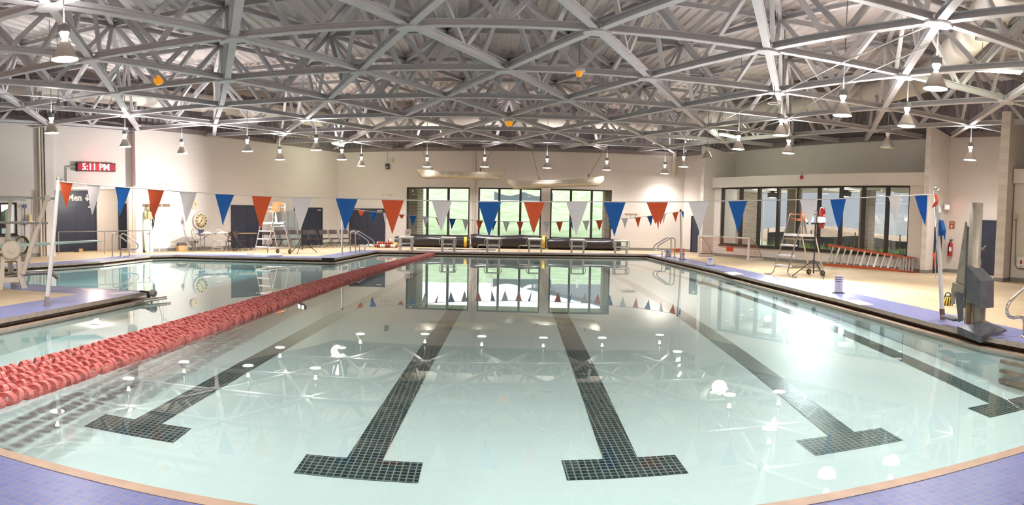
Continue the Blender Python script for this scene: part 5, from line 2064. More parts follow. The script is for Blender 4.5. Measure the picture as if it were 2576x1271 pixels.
FC = [(677, 625), (697, 625), (718, 624.5), (743, 624), (768, 624), (791, 623.5), (820, 623), (844, 622.5), (871, 622), (897, 622)]
FLB = ['brown folding chair leftmost of the row, seen through the left guard chair', 'brown folding chair second from the left of the row, behind the guard chair', 'brown folding chair third from the left, before the grey lockers', 'brown folding chair fourth from the left, before the second double door', 'brown folding chair fifth from the left, behind the black tripod',
       'brown folding chair sixth from the left, right side of the second double door', 'brown folding chair seventh from the left, left one of two before bare wall', 'brown folding chair eighth from the left, right one of two before bare wall', 'brown folding chair ninth from the left, by the thin flag pole', 'brown folding chair tenth of the row, behind the chrome rails']
fp0 = None
for (x, y), lb in zip(FC, FLB):
    p = at(x, y)
    k = (Vector((p.x, p.y)) - Vector(WL0)).dot(Vector((ln.x, ln.y)))
    if k < .5:
        p = p + Vector((ln.x, ln.y, 0)) * (.5 - k)
    if fp0 is None:
        fp0 = thing('folding_chair', lb, 'chair', p, -.75, 'brown folding chairs in a row')
        fold_chair_parts(fp0, BROWNCH)
    else:
        c = copy_tree(fp0); c.location = p; c['label'] = lb
    (fp0 if x == 677 else c).rotation_euler = (0, 0, -.75 - .012 * (x - 677) / 20)
for k, ((x, y), rz, lb) in enumerate((((581, 631), 2.4, 'dark folding chair at the right end of the folding table'), ((606, 632), .2, 'dark folding chair in front of the small side table'))):
    c = copy_tree(fp0); c.location = at(x, y); c.rotation_euler = (0, 0, rz); c['label'] = lb; c['group'] = 'dark folding chairs at the tables'
# lockers
u0, u1 = uz(690, 575, WL0, WL1)[0], uz(740.5, 575, WL0, WL1)[0]
zl = uz(715, 531.5, WL0, WL1)[1]
t = thing('locker_unit', 'grey three column steel locker unit between the navy double doors', 'lockers', wp((u0 + u1) / 2, WL0, WL1, .25, ZD))
m = MB(); box_on(m, WL0, WL1, u0, u1, ZD, zl, .02, .48); m.build('body', GREYLK, t)
w_ = (u1 - u0) / 3
for i in range(3):
    for j in range(2):
        za, zc_ = ZD + .08 + j * (zl - ZD - .1) / 2, ZD + .06 + (j + 1) * (zl - ZD - .1) / 2
        m = MB(); box_on(m, WL0, WL1, u0 + w_ * i + .015, u0 + w_ * (i + 1) - .015, za, zc_, .48, .5); dr = m.build('locker_door', GREYLK, t)
        m = MB()
        for k in range(9):
            box_on(m, WL0, WL1, u0 + w_ * (i + .25), u0 + w_ * (i + .75), zc_ - .12 - k * .035, zc_ - .105 - k * .035, .5, .504)
        m.build('vent_slots', GREY, dr)
        m = MB(); box_on(m, WL0, WL1, u0 + w_ * (i + .1), u0 + w_ * (i + .22), (za + zc_) / 2 - .06 if j == 0 else za + .1, (za + zc_) / 2 + .02 if j == 0 else za + .18, .5, .525); m.build('latch', FRAME, dr)
# pile of lane rope floats with a yellow ball
p = at(958, 624)
t = thing('float_pile', 'coiled red and white float rope heaped on the deck before the far door', 'rope pile', p + Vector((0, .5, 0)))
m = MB(); q = p + Vector((-.55, .2, .09))
for k in range(16):
    a = q + Vector((.085 * k, 0, 0)); mi = (k // 3) % 2
    m.lathe([(.05, -.036), (.085, -.02), (.085, .02), (.05, .036)], a, 12, mi, axis=Matrix.Rotation(PI / 2, 3, 'Y'))
m.build('straight_run', [PAPER, mat('dull red float', srgb('a5523e'), .6)], t)
m = MB()
for k in range(38):
    a = k * .36
    r_ = .36 - .04 * (k // 18)
    c = p + Vector((.1 + r_ * math.cos(a), .55 + r_ * .7 * math.sin(a), .09 + .12 * (k // 18)))
    m.lathe([(.045, -.04), (.075, -.02), (.075, .02), (.045, .04)], c, 10, 0 if k % 9 else 1, axis=Matrix.Rotation(a, 3, 'Z') @ Matrix.Rotation(PI / 2, 3, 'X'))
m.build('coil', [MATS['dull red float'], PAPER], t)
m = MB(); m.ball((0, 0, .13), .13, 18)
o = tag(m.build('yellow_ball', mat('yellow rubber', srgb('e0b43e'), .5)), 'yellow ball lying by the float rope pile', 'ball'); o.location = p + Vector((.62, .55, 0))
p = at(824, 652.5)
t = tag(MB().box((0, 0, 0), (.42, .2, .12)).build('rubber_block', BLACK), 'black rubber block on the inner pool corner edge', 'block'); t.location = p + Vector((.02, .02, -.01)); t.rotation_euler = (0, 0, .05)
p = at(690, 645)
m = MB(); m.lathe([(.26, 0), (.3, .04), (.26, .08), (.1, .09), (0, .085)], n=24)
o = tag(m.build('float_cushion', PAPER), 'flat white round cushion on the deck under the left guard chair', 'cushion'); o.location = p

# ---- water polo goal on the right
gA, gB, gD = at(1757, 646.5), at(1882, 655.5), at(1926, 651)
gk = (Vector(xy(gB)) - Vector(BAY0)).dot(Vector((bn.x, bn.y)))
gC, gD = gA - bn * min(.85, gk - .25), gB - bn * min(.85, gk - .25)
GH = .92
t = thing('polo_goal', 'white framed ball goal with red net before the right windows', 'goal', (gA + gB) / 2)
Zg = Vector((0, 0, GH))
for p in (gA, gB):
    m = MB(); m.bar(p, p + Zg, .07, .07); m.build('post', WHITE, t)
m = MB(); m.bar(gA + Zg, gB + Zg, .07, .07); m.build('crossbar', WHITE, t)
for a, b in ((gA, gC), (gB, gD)):
    m = MB(); m.box((a + b) / 2 + Vector((0, 0, .05)), ((b - a).length + .1, .12, .1), 0, rz=math.atan2((b - a).y, (b - a).x)); m.build('base_float', WHITE, t)
    m = MB(); m.tube(smooth([a + Zg, a.lerp(b, .35) + Zg * .86, a.lerp(b, .72) + Zg * .5, b + Vector((0, 0, .1))]), .02, 8); m.build('net_hoop', ALU, t)
NETR = mat('faded red netting', srgb('c77a66'), .8)
m = MB()


def nets(u, v):
    a = gA.lerp(gB, u); b = gC.lerp(gD, u)
    h = [(0, .97), (.35, .84), (.72, .48), (1, .06)]
    f = v * 3; i = min(int(f), 2); k = f - i
    q = h[i][0] + (h[i + 1][0] - h[i][0]) * k; z = h[i][1] + (h[i + 1][1] - h[i][1]) * k
    return a.lerp(b, q) + Zg * z + Vector((0, 0, -.05 * math.sin(u * PI) * math.sin(v * PI)))


for i in range(27):
    m.tube([nets(i / 26, v) for v in np.linspace(0, 1, 9)], .004, 4, caps=False)
for j in range(1, 13):
    m.tube([nets(u, j / 13) for u in np.linspace(0, 1, 13)], .004, 4, caps=False)
for a, b in ((gA, gC), (gB, gD)):
    for k in range(1, 9):
        q = a.lerp(b, k / 9); z = GH * float(np.interp(k / 9, [0, .35, .72, 1], [.97, .84, .48, .08]))
        m.tube([q + Vector((0, 0, .08)), q + Vector((0, 0, z))], .004, 4, caps=False)
    for k in range(1, 8):
        z = GH * k / 8; mx_ = float(np.interp(z / GH, [.08, .48, .84, .97], [1, .72, .35, 0]))
        m.tube([a + Vector((0, 0, z)), a.lerp(b, mx_) + Vector((0, 0, z))], .004, 4, caps=False)
m.build('net', NETR, t)
gx = (gB - gA).normalized(); gn = Vector((gx.y, -gx.x, 0))
m = MB(); c = gA.lerp(gB, .66) + gn * .0 + (gC - gA) * .55 + Vector((0, 0, .42)); c = on(1836, 627, xy(gA + (gC - gA) * .55), xy(gB + (gD - gB) * .55)); m.box(c, (.36, .02, .2), 0, rz=math.atan2(gx.y, gx.x)); pla = m.build('name_plate', ORANGEF, t)
m = MB(); text_mb(m, 'ANTI', c + gn * .015 - Vector((0, 0, .045)), gx, (0, 0, 1), .13, .004); m.build('plate_letters', PAPER, pla)
m = MB(); text_mb(m, 'ANTI', gA.lerp(gB, .47) + Zg + gn * .037 - Vector((0, 0, .025)), gx, (0, 0, 1), .075, .004, bold=.003); m.build('crossbar_letters', BLACK, t)

# ---- orange stepladder lying against the right wall
lA, lB = far_at(2072, 664.5, 24.55), far_at(2304, 680, 22.35)
off = Vector((bn.x, bn.y, 0))
uA, zA = uz(2086, 617, BAY0, BAY1); uB, zB = uz(2307, 652, BAY0, BAY1)
tA, tB = wp(uA, BAY0, BAY1, .08, zA), wp(uB, BAY0, BAY1, .08, zB)
kA = (Vector(xy(lA)) - Vector(BAY0)).dot(Vector((bn.x, bn.y))); kB = (Vector(xy(lB)) - Vector(BAY0)).dot(Vector((bn.x, bn.y)))
lA.z = lB.z = ZD + .05
t = thing('stepladder', 'orange railed aluminium stepladder lying on its side under the right windows', 'ladder', (lA + lB) / 2)
m = MB(); m.bar(lA, lB, .05, .10); m.build('side_rail', FIBRE, t)
m = MB(); m.bar(tA, tB, .05, .10); m.build('side_rail', FIBRE, t)
for k in range(12):
    f = .05 + .075 * k
    m = MB(); a, b = lA.lerp(lB, f * .98), tA.lerp(tB, f + .02)
    m.bar(a, b, .09 if k % 2 else .05, .03); m.build('step', ALU, t)
for k in range(5):
    f = .85 + .03 * k
    m = MB(); m.bar(lA.lerp(lB, f) + off * .06, tA.lerp(tB, f) + off * .06, .05, .04); m.build('step', ALU, t)
m = MB(); m.bar(lA.lerp(lB, .98) + off * .12, tB + off * .1, .05, .08); m.build('top_cap', ALU, t)
a, b = at(2098, 667), at(2336, 687)
tag(MB().tube([a + Vector((0, 0, .02)), b + Vector((0, 0, .02))], .02, 8).build('floor_pipe', WHITE), 'long thin white pipe lying on the deck before the stepladder', 'pipe')

# ---- printed cards on black feet along the right pool edge
for k, ((x, y), lb, h) in enumerate((((2109, 738), 'printed card on a black foot at the pool edge, nearest the viewer', .37), ((1787, 668), 'printed card on a black foot at the pool edge before the ball goal', .26), ((1716, 653), 'printed card on a black foot beside the far thin flag pole', .24), ((1680, 646), 'printed card on a black foot behind the far right rails', .24))):
    p = at(x, y)
    t = thing('printed_card', lb, 'card sign', p, -.15, 'printed cards on black feet')
    m = MB(); m.prism([(-.14, -.04), (.14, -.04), (.14, .04), (-.14, .04)], 0, .02); m.build('foot', BLACK, t, True)
    m = MB(); m.prism([(-.1, .0), (.1, .0), (.105, h), (-.095, h)], -.004, .004, 0, Matrix.Rotation(PI / 2, 3, 'X'), (0, 0, .02)); m.build('card', CARD, t, True)
    m = MB()
    for j, w_ in enumerate((.085, .08, .07, .03, .05, .04)):
        m.box((-.01, -.006, .02 + h * (.9 - .13 * j)), (w_ * 2, .003, .016 if j < 3 else .007))
    m.build('printed_lines', INK, t, True)

# ---- exit sign, extinguisher and sign in the right niche
U0, U1 = WR0, WR1
def onU(x, y, o_=.0):
    u, z = uz(x, y, U0, U1)
    return u, z
rd, rn = wdir(U0, U1)
u, z = uz(2376, 521, F2A, F2B)
u = 1.55
p = Vector((F2A[0] + .922 * 1.62, F2A[1] + .388 * 1.62, 0))
p = on(2374, 521, F2A, F2B)
f2n = Vector((.388, -.922, 0))
t = thing('exit_sign', 'small white EXIT sign with red letters on the middle fin', 'sign', p)
c = p + f2n * .12
R = M3(Vector((.922, .388, 0)), Vector((0, 0, 1)), f2n)
m = MB(); m.box(c, (.34, .2, .07), 0, R=R); m.build('box', PAPER, t)
m = MB(); text_mb(m, 'EXIT', c + f2n * .04 - Vector((0, 0, .06)), (.922, .388, 0), (0, 0, 1), .17, .006, bold=.004); m.build('letters', EXITG, t)
m = MB(); m.tube([p, p + f2n * .1], .03, 8); m.build('bracket', GREY, t)
u, z = uz(2386, 624, U0, U1)
p = wp(u + .12, U0, U1, .1, z - .3)
t = thing('fire_extinguisher', 'red fire extinguisher hanging in the right niche', 'fire extinguisher', p)
m = MB(); m.lathe([(.085, 0), (.09, .02), (.09, .42), (.07, .5), (.03, .54), (.03, .56)], n=18); m.build('cylinder', RED, t, True)
m = MB(); m.box((0, -.04, .6), (.05, .16, .03)); m.lathe([(.025, .55), (.025, .62)], n=8); m.build('valve', BLACK, t, True)
m = MB(); m.tube(smooth([(0, -.08, .6), (-.09, -.06, .52), (-.11, -.03, .3), (-.1, -.02, .12)]), .014, 6); m.build('hose', BLACK, t, True)
m = MB(); m.box((-.06, -.066, .26), (.09, .02, .16), 0, rz=-.7); m.build('label_plate', PAPER, t, True)
u, z = uz(2388, 566, U0, U1)
t = thing('arrow_sign', 'red and white sign with a down arrow above the fire extinguisher', 'sign', wp(u + .1, U0, U1, .01, z))
m = MB(); box_on(m, U0, U1, u, u + .22, z - .14, z + .14, 0, .012); m.build('plate', mat('red sign face', srgb('b5574a'), .5), t)
c = wp(u + .11, U0, U1, .016, z - .05)
R = M3(rd, Vector((0, 0, 1)), rn)
m = MB(); m.prism([(-.02, .05), (.02, .05), (.02, -.0), (.055, 0), (0, -.06), (-.055, 0), (-.02, 0)], -.003, .003, 0, R, c); m.build('arrow', PAPER, t)
m = MB(); text_mb(m, 'FIRE', wp(u + .11, U0, U1, .014, z + .055), rd, (0, 0, 1), .075, .004); m.build('letters', PAPER, t)
u, z = uz(2023.5, 446, BAY0, BAY1)
t = thing('alarm_strobe', 'small red alarm strobe on the header above the right windows', 'alarm', wp(u, BAY0, BAY1, .16, z))
m = MB(); box_on(m, BAY0, BAY1, u - .05, u + .05, z - .09, z + .05, .15, .22); m.build('body', RED, t)
m = MB(); m.tube([wp(u, BAY0, BAY1, .18, z + .05), wp(u, BAY0, BAY1, .18, z + .18)], .012, 6); m.build('conduit', GREY, t)
u, z = uz(2566, 660, NXT0, NXT1)
t = thing('number_sign', 'small white sign with a red 8 under the right edge window', 'sign', wp(u, NXT0, NXT1, .03, z))
m = MB(); box_on(m, NXT0, NXT1, u - .08, u + .3, z - .17, z + .17, .06, .075); m.build('plate', PAPER, t)
m = MB(); text_mb(m, '8', wp(u + .06, NXT0, NXT1, .08, z - .05), nd, (0, 0, 1), .17, .004, bold=.006); m.build('digit', RED, t)
m = MB(); text_mb(m, 'feet', wp(u + .06, NXT0, NXT1, .08, z - .14), nd, (0, 0, 1), .06, .004) if False else box_on(m, NXT0, NXT1, u - .02, u + .14, z - .13, z - .12, .075, .08); m.build('small_lines', RED, t)
t = thing('conduit_run', 'thin painted conduit running down beside the right edge window', 'conduit', on(2557, 548, NXT0, NXT1))
o3 = Vector((nn.x, nn.y, 0)) * .03
m = MB(); m.tube([on(2557, 548, NXT0, NXT1) + o3, on(2554, 665, NXT0, NXT1) + o3, on(2560, 675, NXT0, NXT1) + o3, on(2600, 682, NXT0, NXT1) + o3], .02, 7); m.build('tube', GREY, t)
m = MB(); m.box(on(2557, 546, NXT0, NXT1) + o3, (.14, .14, .14)); m.build('junction_box', PIPEM, t)

# ---- pool access lift
LB = at(2466, 846)
LB = at(2462, 838)
Dl = math.hypot(LB.x, LB.y)
fw = Vector((LB.x, LB.y, 0)).normalized(); rt = Vector((fw.y, -fw.x, 0))
t = thing('pool_lift', 'steel column pool access lift standing on the right pool edge', 'pool lift', LB)
zc = lambda x, y: far_at(x, y, Dl).z - ZD
ztop = zc(2446, 509)
sx_ = lambda x: (far_at(x, 700, Dl) - LB).dot(rt)
xc = sx_(2447)
Rl = M3(rt, fw, Vector((0, 0, 1)))
W = lambda a, b, c: LB + rt * a + fw * b + Vector((0, 0, c))
LIFT = mat('weathered galvanised steel', srgb('a3998b'), .5, .2, var=.2, scale=7)
LIFTD = mat('dark lift housing', srgb('5c5d63'), .42, .2, var=.2, scale=8)
m = MB(); m.lathe([(.1, .12), (.1, ztop), (.0, ztop)], W(xc, .12, 0), 28); m.lathe([(.1, .12), (.1, .13)], W(xc, .12, 0), 28); m.build('column', LIFT, t)
m = MB(); m.bar(W(xc - .1, .04, .35), W(xc - .1, .04, ztop - .35), .012, .03); m.build('edge_strip', LIFTD, t)
m = MB(); m.lathe([(.09, .05), (.09, .4)], W(xc + .12, .05, 0), 22); m.build('pedestal', LIFT, t)
# housing with a sloping top, one edge towards the viewer
F_ = lambda x, y, d: far_at(x, y, Dl + d)
m = MB()
vs = [F_(2430, 750, -.04), F_(2466, 777, -.3), F_(2500, 774, -.06), F_(2464, 752, .18), F_(2432, 668, -.04), F_(2467, 708.5, -.3), F_(2500.5, 704, -.06), F_(2463, 666, .18)]
m.add(vs, [(0, 3, 2, 1), (4, 5, 6, 7), (0, 1, 5, 4), (1, 2, 6, 5), (2, 3, 7, 6), (3, 0, 4, 7)]); hs = m.build('control_housing', LIFTD, t)
q = (vs[4] + vs[5] + vs[6] + vs[7]) / 4
nz = (vs[6] - vs[4]).cross(vs[7] - vs[5]).normalized()
nz = nz if nz.z > 0 else -nz
e1 = (vs[6] - vs[5]).normalized(); e2 = nz.cross(e1)
Rt_ = M3(e1, e2, nz)
m = MB(); m.box(q + nz * .012, (.13, .1, .024), 0, R=Rt_); m.tube([q + nz * .02 + e1 * .03, q + e1 * .08 + nz * .09], .012, 6); m.ball(q + e1 * .085 + nz * .1, .026, 10); m.build('latch', CHROME, hs)
# pyramid base cover over the pool edge
m = MB()
bl, bf, br, bb = F_(2408, 821, -.1), F_(2468, 846, -.42), F_(2533, 829, -.06), F_(2478, 806, .3)
bl2, bf2, br2, bb2 = F_(2408, 840, -.1), F_(2468, 864, -.42), F_(2533, 833, -.06), F_(2478, 812, .3)
ap = [F_(2450, 813, -.1), F_(2466, 816, -.16), F_(2480, 812, -.08), F_(2464, 810, .0)]
vs = [bl2, bf2, br2, bb2, bl, bf, br, bb] + ap
m.add(vs, [(3, 2, 1, 0)] + [(i, (i + 1) % 4, 4 + (i + 1) % 4, 4 + i) for i in range(4)] + [(4 + i, 4 + (i + 1) % 4, 8 + (i + 1) % 4, 8 + i) for i in range(4)] + [(8, 9, 10, 11)])
m.build('base_cover', LIFTD, t)
# tapering mast arm seen edge on behind the column, folded seat frame below it
m = MB(); a_, b_, c_, d_ = F_(2428, 558, .2), F_(2404, 712, .45), F_(2404, 727, .45), F_(2431, 727, .2)
m.add([a_, b_, c_, d_] + [v + fw * .06 + rt * .03 for v in (a_, b_, c_, d_)], [(0, 1, 2, 3), (7, 6, 5, 4), (0, 4, 5, 1), (1, 5, 6, 2), (2, 6, 7, 3), (3, 7, 4, 0)]); m.build('mast_arm', LIFT, t)
m = MB(); m.bar(F_(2398, 724, .45), F_(2398, 765, .45), .04, .05); m.bar(F_(2398, 724, .45), F_(2428, 735, .2), .05, .16); m.build('mast_bracket', LIFT, t)
m = MB(); a_, b_, c_, d_ = F_(2402, 735, .3), F_(2424, 740, .15), F_(2424, 806, .12), F_(2411, 812, .22)
m.add([a_, b_, c_, d_] + [v + fw * .05 for v in (a_, b_, c_, d_)], [(0, 1, 2, 3), (7, 6, 5, 4), (0, 4, 5, 1), (1, 5, 6, 2), (2, 6, 7, 3), (3, 7, 4, 0)]); m.build('folded_seat', LIFTD, t)
m = MB(); m.bar(F_(2376, 796, .75), F_(2410, 806, .3), .16, .03); m.build('foot_plate', LIFTD, t)
m = MB(); m.tube([W(xc - .03, .02, .02), W(xc - .03, .02, .42)], .035, 10); m.build('drive_tube', WOOD, t)
m = MB(); m.tube([F_(2463, 628, .2), F_(2467, 668, .2)], .012, 6); m.build('brace_rod', LIFT, t)
p = at(2380, 768)
t = thing('gear_bag', 'yellow and black striped bag on the deck behind the right flag pole', 'bag', p)
t.scale = (.85, .85, .7)
m = MB(); m.grid(lambda u, v: Vector((.17 * math.cos(2 * PI * u) * (1 - .5 * v ** 2) + .05 * v, .13 * math.sin(2 * PI * u) * (1 - .5 * v ** 2), .26 * v)), 20, 8)
m.lathe([(.1, .255), (.0, .27)], (.05, 0, 0), 12); m.build('body', BLACK, t, True)
for k in range(4):
    m = MB(); m.tube([(.17 * math.cos(a) * (1 - .5 * v ** 2) * 1.03 + .05 * v, .13 * math.sin(a) * (1 - .5 * v ** 2) * 1.03, .26 * v) for v in np.linspace(.02, .95, 8) for a in (-2.6 + .42 * k,)], .018, 6); m.build('stripe', YELLOW, t, True)
m = MB(); m.tube(smooth([(-.05, 0, .24), (-.02, 0, .34), (.1, 0, .34), (.13, 0, .2)]), .014, 6); m.build('handle', BLACK, t, True)

# ---- diving board on the platform
TIP = at(248, 604.5, 1.09)
S0 = far_at(37, 632, 13.1)
_b = (Vector((TIP.x, TIP.y, 0)) - Vector((S0.x, S0.y, 0))).normalized()
S0 = S0 + Vector((-_b.y, _b.x, 0)) * .42
bdir = (Vector((TIP.x, TIP.y, 0)) - Vector((S0.x, S0.y, 0))).normalized()
bs = Vector((-bdir.y, bdir.x, 0))
t = thing('diving_board', 'pale turquoise diving board on a cream cast stand with guard rails', 'diving board', (S0.x, S0.y, ZD))
BB = lambda a, b, c: Vector((S0.x, S0.y, 0)) + bdir * a + bs * b + Vector((0, 0, c))
LT = (Vector((TIP.x, TIP.y, 0)) - Vector((S0.x, S0.y, 0))).dot(bdir)
m = MB()
for i, (a0, a1, th0, th1) in enumerate(((-3.2, 0, .05, .05), (0, LT, .05, .022))):
    pass
MINTB = mat('pale turquoise board', srgb('b9dcd4'), .5)
vs = []
for a, th in ((-2.9, .035), (-.3, .055), (LT * .5, .04), (LT, .022)):
    zt = 1.01 + (TIP.z - 1.01) * (a + 2.9) / (LT + 2.9)
    vs += [BB(a, -.25, zt - th), BB(a, .25, zt - th), BB(a, .25, zt), BB(a, -.25, zt)]
m.add(vs, [(0, 3, 2, 1), (12, 13, 14, 15)] + [(4 * k + i, 4 * k + (i + 1) % 4, 4 * k + 4 + (i + 1) % 4, 4 * k + 4 + i) for k in range(3) for i in range(4)]); m.build('board', MINTB, t)
Rw = M3(bdir, Vector((0, 0, 1)), -bs)
m = MB(); m.lathe([(.05, -.04), (.19, -.04), (.2, 0), (.19, .04), (.155, .05), (.06, .02), (.05, .03)], BB(0, -.42, .96), 36, axis=Rw)
for k in range(30):
    a = 2 * PI * k / 30; m.box(BB(0, -.42, .96) + Rw @ Vector((.2 * math.cos(a), .2 * math.sin(a), 0)), (.02, .02, .06), 0, R=Rw)
m.build('fulcrum_wheel', CREAM, t)
m = MB(); m.tube([BB(0, -.4, .96), BB(0, .4, .96)], .05, 14); m.build('fulcrum_roller', GREY, t)
m = MB(); m.box(BB(-.05, 0, .78), (.75, .62, .16), 0, rz=math.atan2(bdir.y, bdir.x)); m.build('fulcrum_box', LIFT, t)
for sgn in (-1, 1):
    m = MB()
    y = sgn * .36
    pr = [(-.45, 0), (-.28, 0), (-.24, .14), (.24, .14), (.32, 0), (.5, 0), (.38, .28), (.3, .68), (-.3, .68), (-.36, .28)]
    hole = [(-.22, .24), (.22, .24), (.2, .58), (-.2, .58)]
    R3 = M3(bdir, Vector((0, 0, 1)), -bs)
    o_ = BB(.0, y, ZD)
    sq = lambda P: [(x * .68, z) for x, z in P]
    for q in ([(-.45, 0), (-.28, 0), (-.22, .24), (-.2, .58), (-.3, .68), (-.36, .28)], [(.5, 0), (.38, .28), (.3, .68), (.2, .58), (.22, .24), (.32, 0)][::-1], [(-.24, .14), (.24, .14), (.22, .24), (-.22, .24)], [(-.2, .58), (.2, .58), (.3, .68), (-.3, .68)]):
        m.prism(sq(q), -.05, .05, 0, R3, o_)
    m.build('cast_stand', CREAM, t)
DN, DF = math.hypot(*xy(BB(.3, -.45, 0))), math.hypot(*xy(BB(.3, .45, 0)))
for D_, P_ in ((DN, ((58, 690), (80, 618), (118, 499))), (DF, ((17, 640), (20, 590), (26, 502)))):
    q_ = [far_at(x, y, D_) for x, y in P_]
    m = MB(); m.tube([q_[0], q_[1], q_[2]], [.05, .06, .042], 12); m.lathe([(.06, -.06), (.06, .06)], q_[2], 12, axis=M3(bs, Vector((0, 0, 1)), bdir)); m.build('rail_post', CREAM, t)
for D_, pa_, pb_2 in ((DN, (-60, 494), (138, 500)), (DN, (-60, 559), (119, 561.5)), (DF, (-60, 501), (63, 503))):
    m = MB(); m.tube([far_at(*pa_, D_ - 1.2), far_at(*pb_2, D_ + .15)], .024, 10); m.build('guard_rail', ALU, t)
m = MB(); m.tube(smooth([BB(-.2, .1, .35), BB(.4, .0, .42), BB(.95, 0, .42), BB(1.15, 0, .3)]), .05, 10); m.build('splash_pipe', ALU, t)
# second stand leg farther back
m = MB(); m.bar(BB(-2.3, 0, ZD), BB(-2.3, 0, .98), .5, .12, up=bdir); m.build('rear_anchor', CREAM, t)
# platform corner bracket and pipe
p = at(378, 737)
t = thing('corner_bracket', 'dark metal bracket with grey end cap on the platform corner', 'bracket', p)
m = MB(); m.box(p + Vector((-.12, .05, .01)), (.3, .05, .03), 0, rz=-.2); m.box(p + Vector((-.02, -.03, -.03)), (.05, .06, .12)); m.build('arm', BLACK, t)
m = MB(); m.lathe([(.05, -.06), (.07, -.03), (.07, .03), (.05, .06)], p + Vector((.07, -.02, -.0)), 8, axis=Matrix.Rotation(PI / 2, 3, 'Y')); m.build('end_cap', GREY, t)
a, b = at(360, 758, .05), at(418, 749, .06)
tag(MB().tube([a, b], .03, 8).build('gutter_pipe', ALU), 'grey pipe sticking out over the water from the platform corner', 'pipe')

# ---- hose reel, phone and wash-down gear at the left edge
t = thing('hose_coil', 'green hose coiled on a wall reel behind the diving board', 'hose', on(52, 622, WL0, WL1))
c = on(52, 617, WL0, WL1) + Vector((ln.x, ln.y, 0)) * .14
for k in range(6):
    m = MB(); r_ = .3 + .025 * (k % 3)
    m.tube([c + ld * (r_ * .8 * math.cos(a)) + Vector((0, 0, r_ * math.sin(a))) + Vector((ln.x, ln.y, 0)) * (.03 * k - .08) for a in np.linspace(0, 2 * PI, 33)[:-1]], .016, 6, closed=True)
    m.build('hose_loop', mat('olive hose %d' % k, srgb('5f6b4e'), .6), t)
t = thing('wall_dial', 'blue dial gauge on a thin pole at the left wall', 'gauge', on(62, 560, WL0, WL1))
o4 = Vector((ln.x, ln.y, 0)) * .05
m = MB(); m.tube([on(61, 519, WL0, WL1) + o4, on(61, 612, WL0, WL1) + o4], .012, 6); m.build('pole', BROWNCH, t)
BLG = mat('slate blue plastic', srgb('6f7aa6'), .5)
m = MB(); m.lathe([(.11, 0), (.11, .04), (.0, .05)], on(61, 560, WL0, WL1) + o4, 18, axis=M3(ld, Vector((0, 0, 1)), ln)); m.build('dial', BLG, t)
m = MB(); m.box(on(61, 519, WL0, WL1) + o4, (.13, .13, .13), 0, rz=math.atan2(ld.y, ld.x)); m.build('top_box', BLG, t)
u, z = uz(75, 549, WL0, WL1)
t = thing('wall_phone', 'cream wall telephone left of the pipes on the left wall', 'telephone', wp(u, WL0, WL1, .02, z))
m = MB(); box_on(m, WL0, WL1, u - .07, u + .07, z - .14, z + .14, 0, .06); m.build('body', FACE, t)
m = MB(); m.tube(smooth([wp(u - .05, WL0, WL1, .1, z - .1), wp(u - .05, WL0, WL1, .12, z), wp(u - .05, WL0, WL1, .1, z + .1)]), .03, 8); m.build('handset', FACE, t)
for k, x in enumerate((85, 90)):
    t = MB(); t.tube(smooth([on(x + d_, y, WL0, WL1) + o4 for d_, y in ((0, 478), (1, 520), (-1, 570), (-3, 620), (-4, 640))]), .015, 6)
    tag(t.build('hanging_hose', mat('pale hose %s' % 'ab'[k], srgb('b9a596'), .7)), ('pale thin hose hanging down the left wall, left one', 'pale thin hose hanging down the left wall, right one')[k], 'hose')
for k, (x, lb) in enumerate(((191, 'small cardboard carton before the changing room doors, left one'), (203, 'small cardboard carton before the changing room doors, right one'))):
    p = at(x, 634)
    o = tag(MB().box((0, 0, .07), (.17, .14, .14)).build('carton', mat('carton %s' % 'ab'[k], srgb('c9a86e' if k else '3c3f4c'), .8)), lb, 'carton', 'cartons before the doors'); o.location = p; o.rotation_euler = (0, 0, .8)
# red hose coil by the far right corner
t = thing('red_coil', 'small tangle of red hose on the deck at the far right corner', 'hose', at(1706, 637))
p = at(1706, 638)
m = MB(); m.tube([p + Vector((.32 * math.cos(a) * (1 + .3 * math.sin(a * 1.7)), .26 * math.sin(a * 1.13), .05 + .16 * abs(math.sin(a * .61)))) for a in np.linspace(0, 30, 160)], .018, 6); m.build('hose', mat('rust red hose', srgb('b5603f'), .6), t)
# orange lenses, speakers and tubes in the roof
for x, y, D, side, lb in ((391, 198, None, 1, 'round amber beacon at the upper left of the roof frame'), (1281, 310, None, 0, 'amber beacon hanging under the roof frame in the middle'), (1457, 186, None, 0, 'grey capped amber beacon high in the roof frame, right of the middle')):
    p = at(x, y, 5.02 if not side else 5.2)
    t = thing('amber_beacon', lb, 'beacon', p, 0, 'amber beacons in the roof frame')
    ax_ = Matrix.Identity(3) if not side else Matrix.Rotation(1.1, 3, 'Y')
    k_ = .6 if x == 1457 else 1.
    m = MB(); m.lathe([(.0, .0), (.10 * k_, .0), (.125 * k_, .1), (.13 * k_, .16)], p - Vector((0, 0, .1 * k_)), 20, axis=ax_); m.build('lens', AMBER, t)
    m = MB(); m.lathe([(.14, .05), (.14, .12), (.1, .14), (.03, .2)] if not side else [(.14, .05), (.14, .09), (.03, .11)], p, 20, axis=ax_); m.build('base_ring', WHITE, t)
    if x == 1457:
        m = MB(); m.tube([p + Vector((0, 0, .1)), Vector((p.x, p.y, 7.46))], .012, 6); m.build('rod', GREY, t)
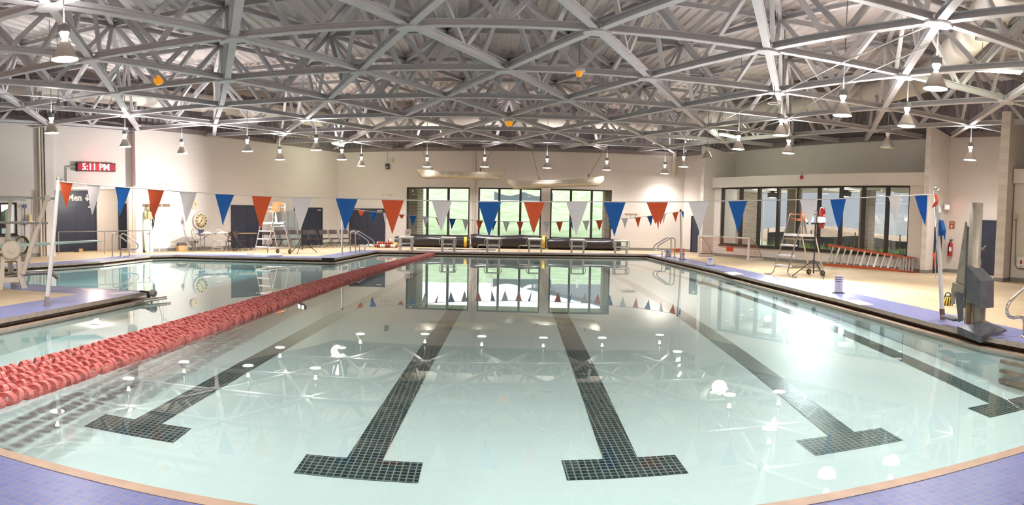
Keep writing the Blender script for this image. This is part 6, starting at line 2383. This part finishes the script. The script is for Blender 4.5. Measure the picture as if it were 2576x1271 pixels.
for x, y, lb in ((147, 268, 'small grey cone pendant with a white ring at the left, unlit'), (1947, 258, 'small grey cone pendant with a white ring at the right, unlit')):
    p = at(x, y, 4.75)
    t = thing('cone_pendant', lb, 'pendant', p, 0, 'small cone pendants')
    m = MB(); m.lathe([(.03, .2), (.09, .02), (.1, 0)], p, 18); m.build('cone', GREY, t)
    m = MB(); m.tube([p + Vector((.15 * math.cos(a), .15 * math.sin(a), -.02)) for a in np.linspace(0, 2 * PI, 25)[:-1]], .016, 6, closed=True); m.build('ring', WHITE, t)
    m = MB(); m.tube([p + Vector((0, 0, .18)), Vector((p.x, p.y, 7.42))], .01, 6); m.build('rod', GREY, t)
for (x0, y0), (x1, y1), z, lb in (((2457, 177), (2568, 184), 5.35, 'lit fluorescent batten at the upper right edge'), ((1812, 339), (1850, 347), 5.1, 'lit fluorescent batten above the far right fin'), ((838, 361), (862, 368), 5.1, 'lit fluorescent batten at the far left corner')):
    a, b = at(x0, y0, z), at(x1, y1, z)
    t = thing('fluorescent_batten', lb, 'fluorescent lamp', (a + b) / 2, 0, 'fluorescent battens')
    d = (b - a).normalized()
    for k in (-1, 1):
        m = MB(); s = Vector((-d.y, d.x, 0)) * (.045 * k); m.tube([a + s, b + s], .022, 8); m.build('tube', TUBE, t)
    m = MB(); m.bar(a - d * .05 + Vector((0, 0, .06)), b + d * .05 + Vector((0, 0, .06)), .2, .05); m.build('housing', WHITE, t)
    for e in (a + d * .1, b - d * .1):
        m = MB(); m.tube([e + Vector((0, 0, .08)), Vector((e.x, e.y, 7.42))], .008, 5); m.build('hanger', GREY, t)
    light('batten_light', 'POINT', (a + b) / 2 - Vector((0, 0, .12)), 22, (.9, 1, .7), None, .3)
# near right corner: foot of a starting block standing beside the camera
p = at(2574, 1268)
t = thing('block_foot', 'grey metal foot of equipment cut by the lower right corner', 'equipment foot', p)
m = MB(); m.box(p + Vector((.05, -.02, .06)), (.1, .05, .12), 0, rz=.5); m.build('upright', ALU, t)
m = MB(); m.box(p + Vector((.05, -.03, .006)), (.16, .09, .012), 0, rz=.5); m.build('base_plate', BROWNCH, t)
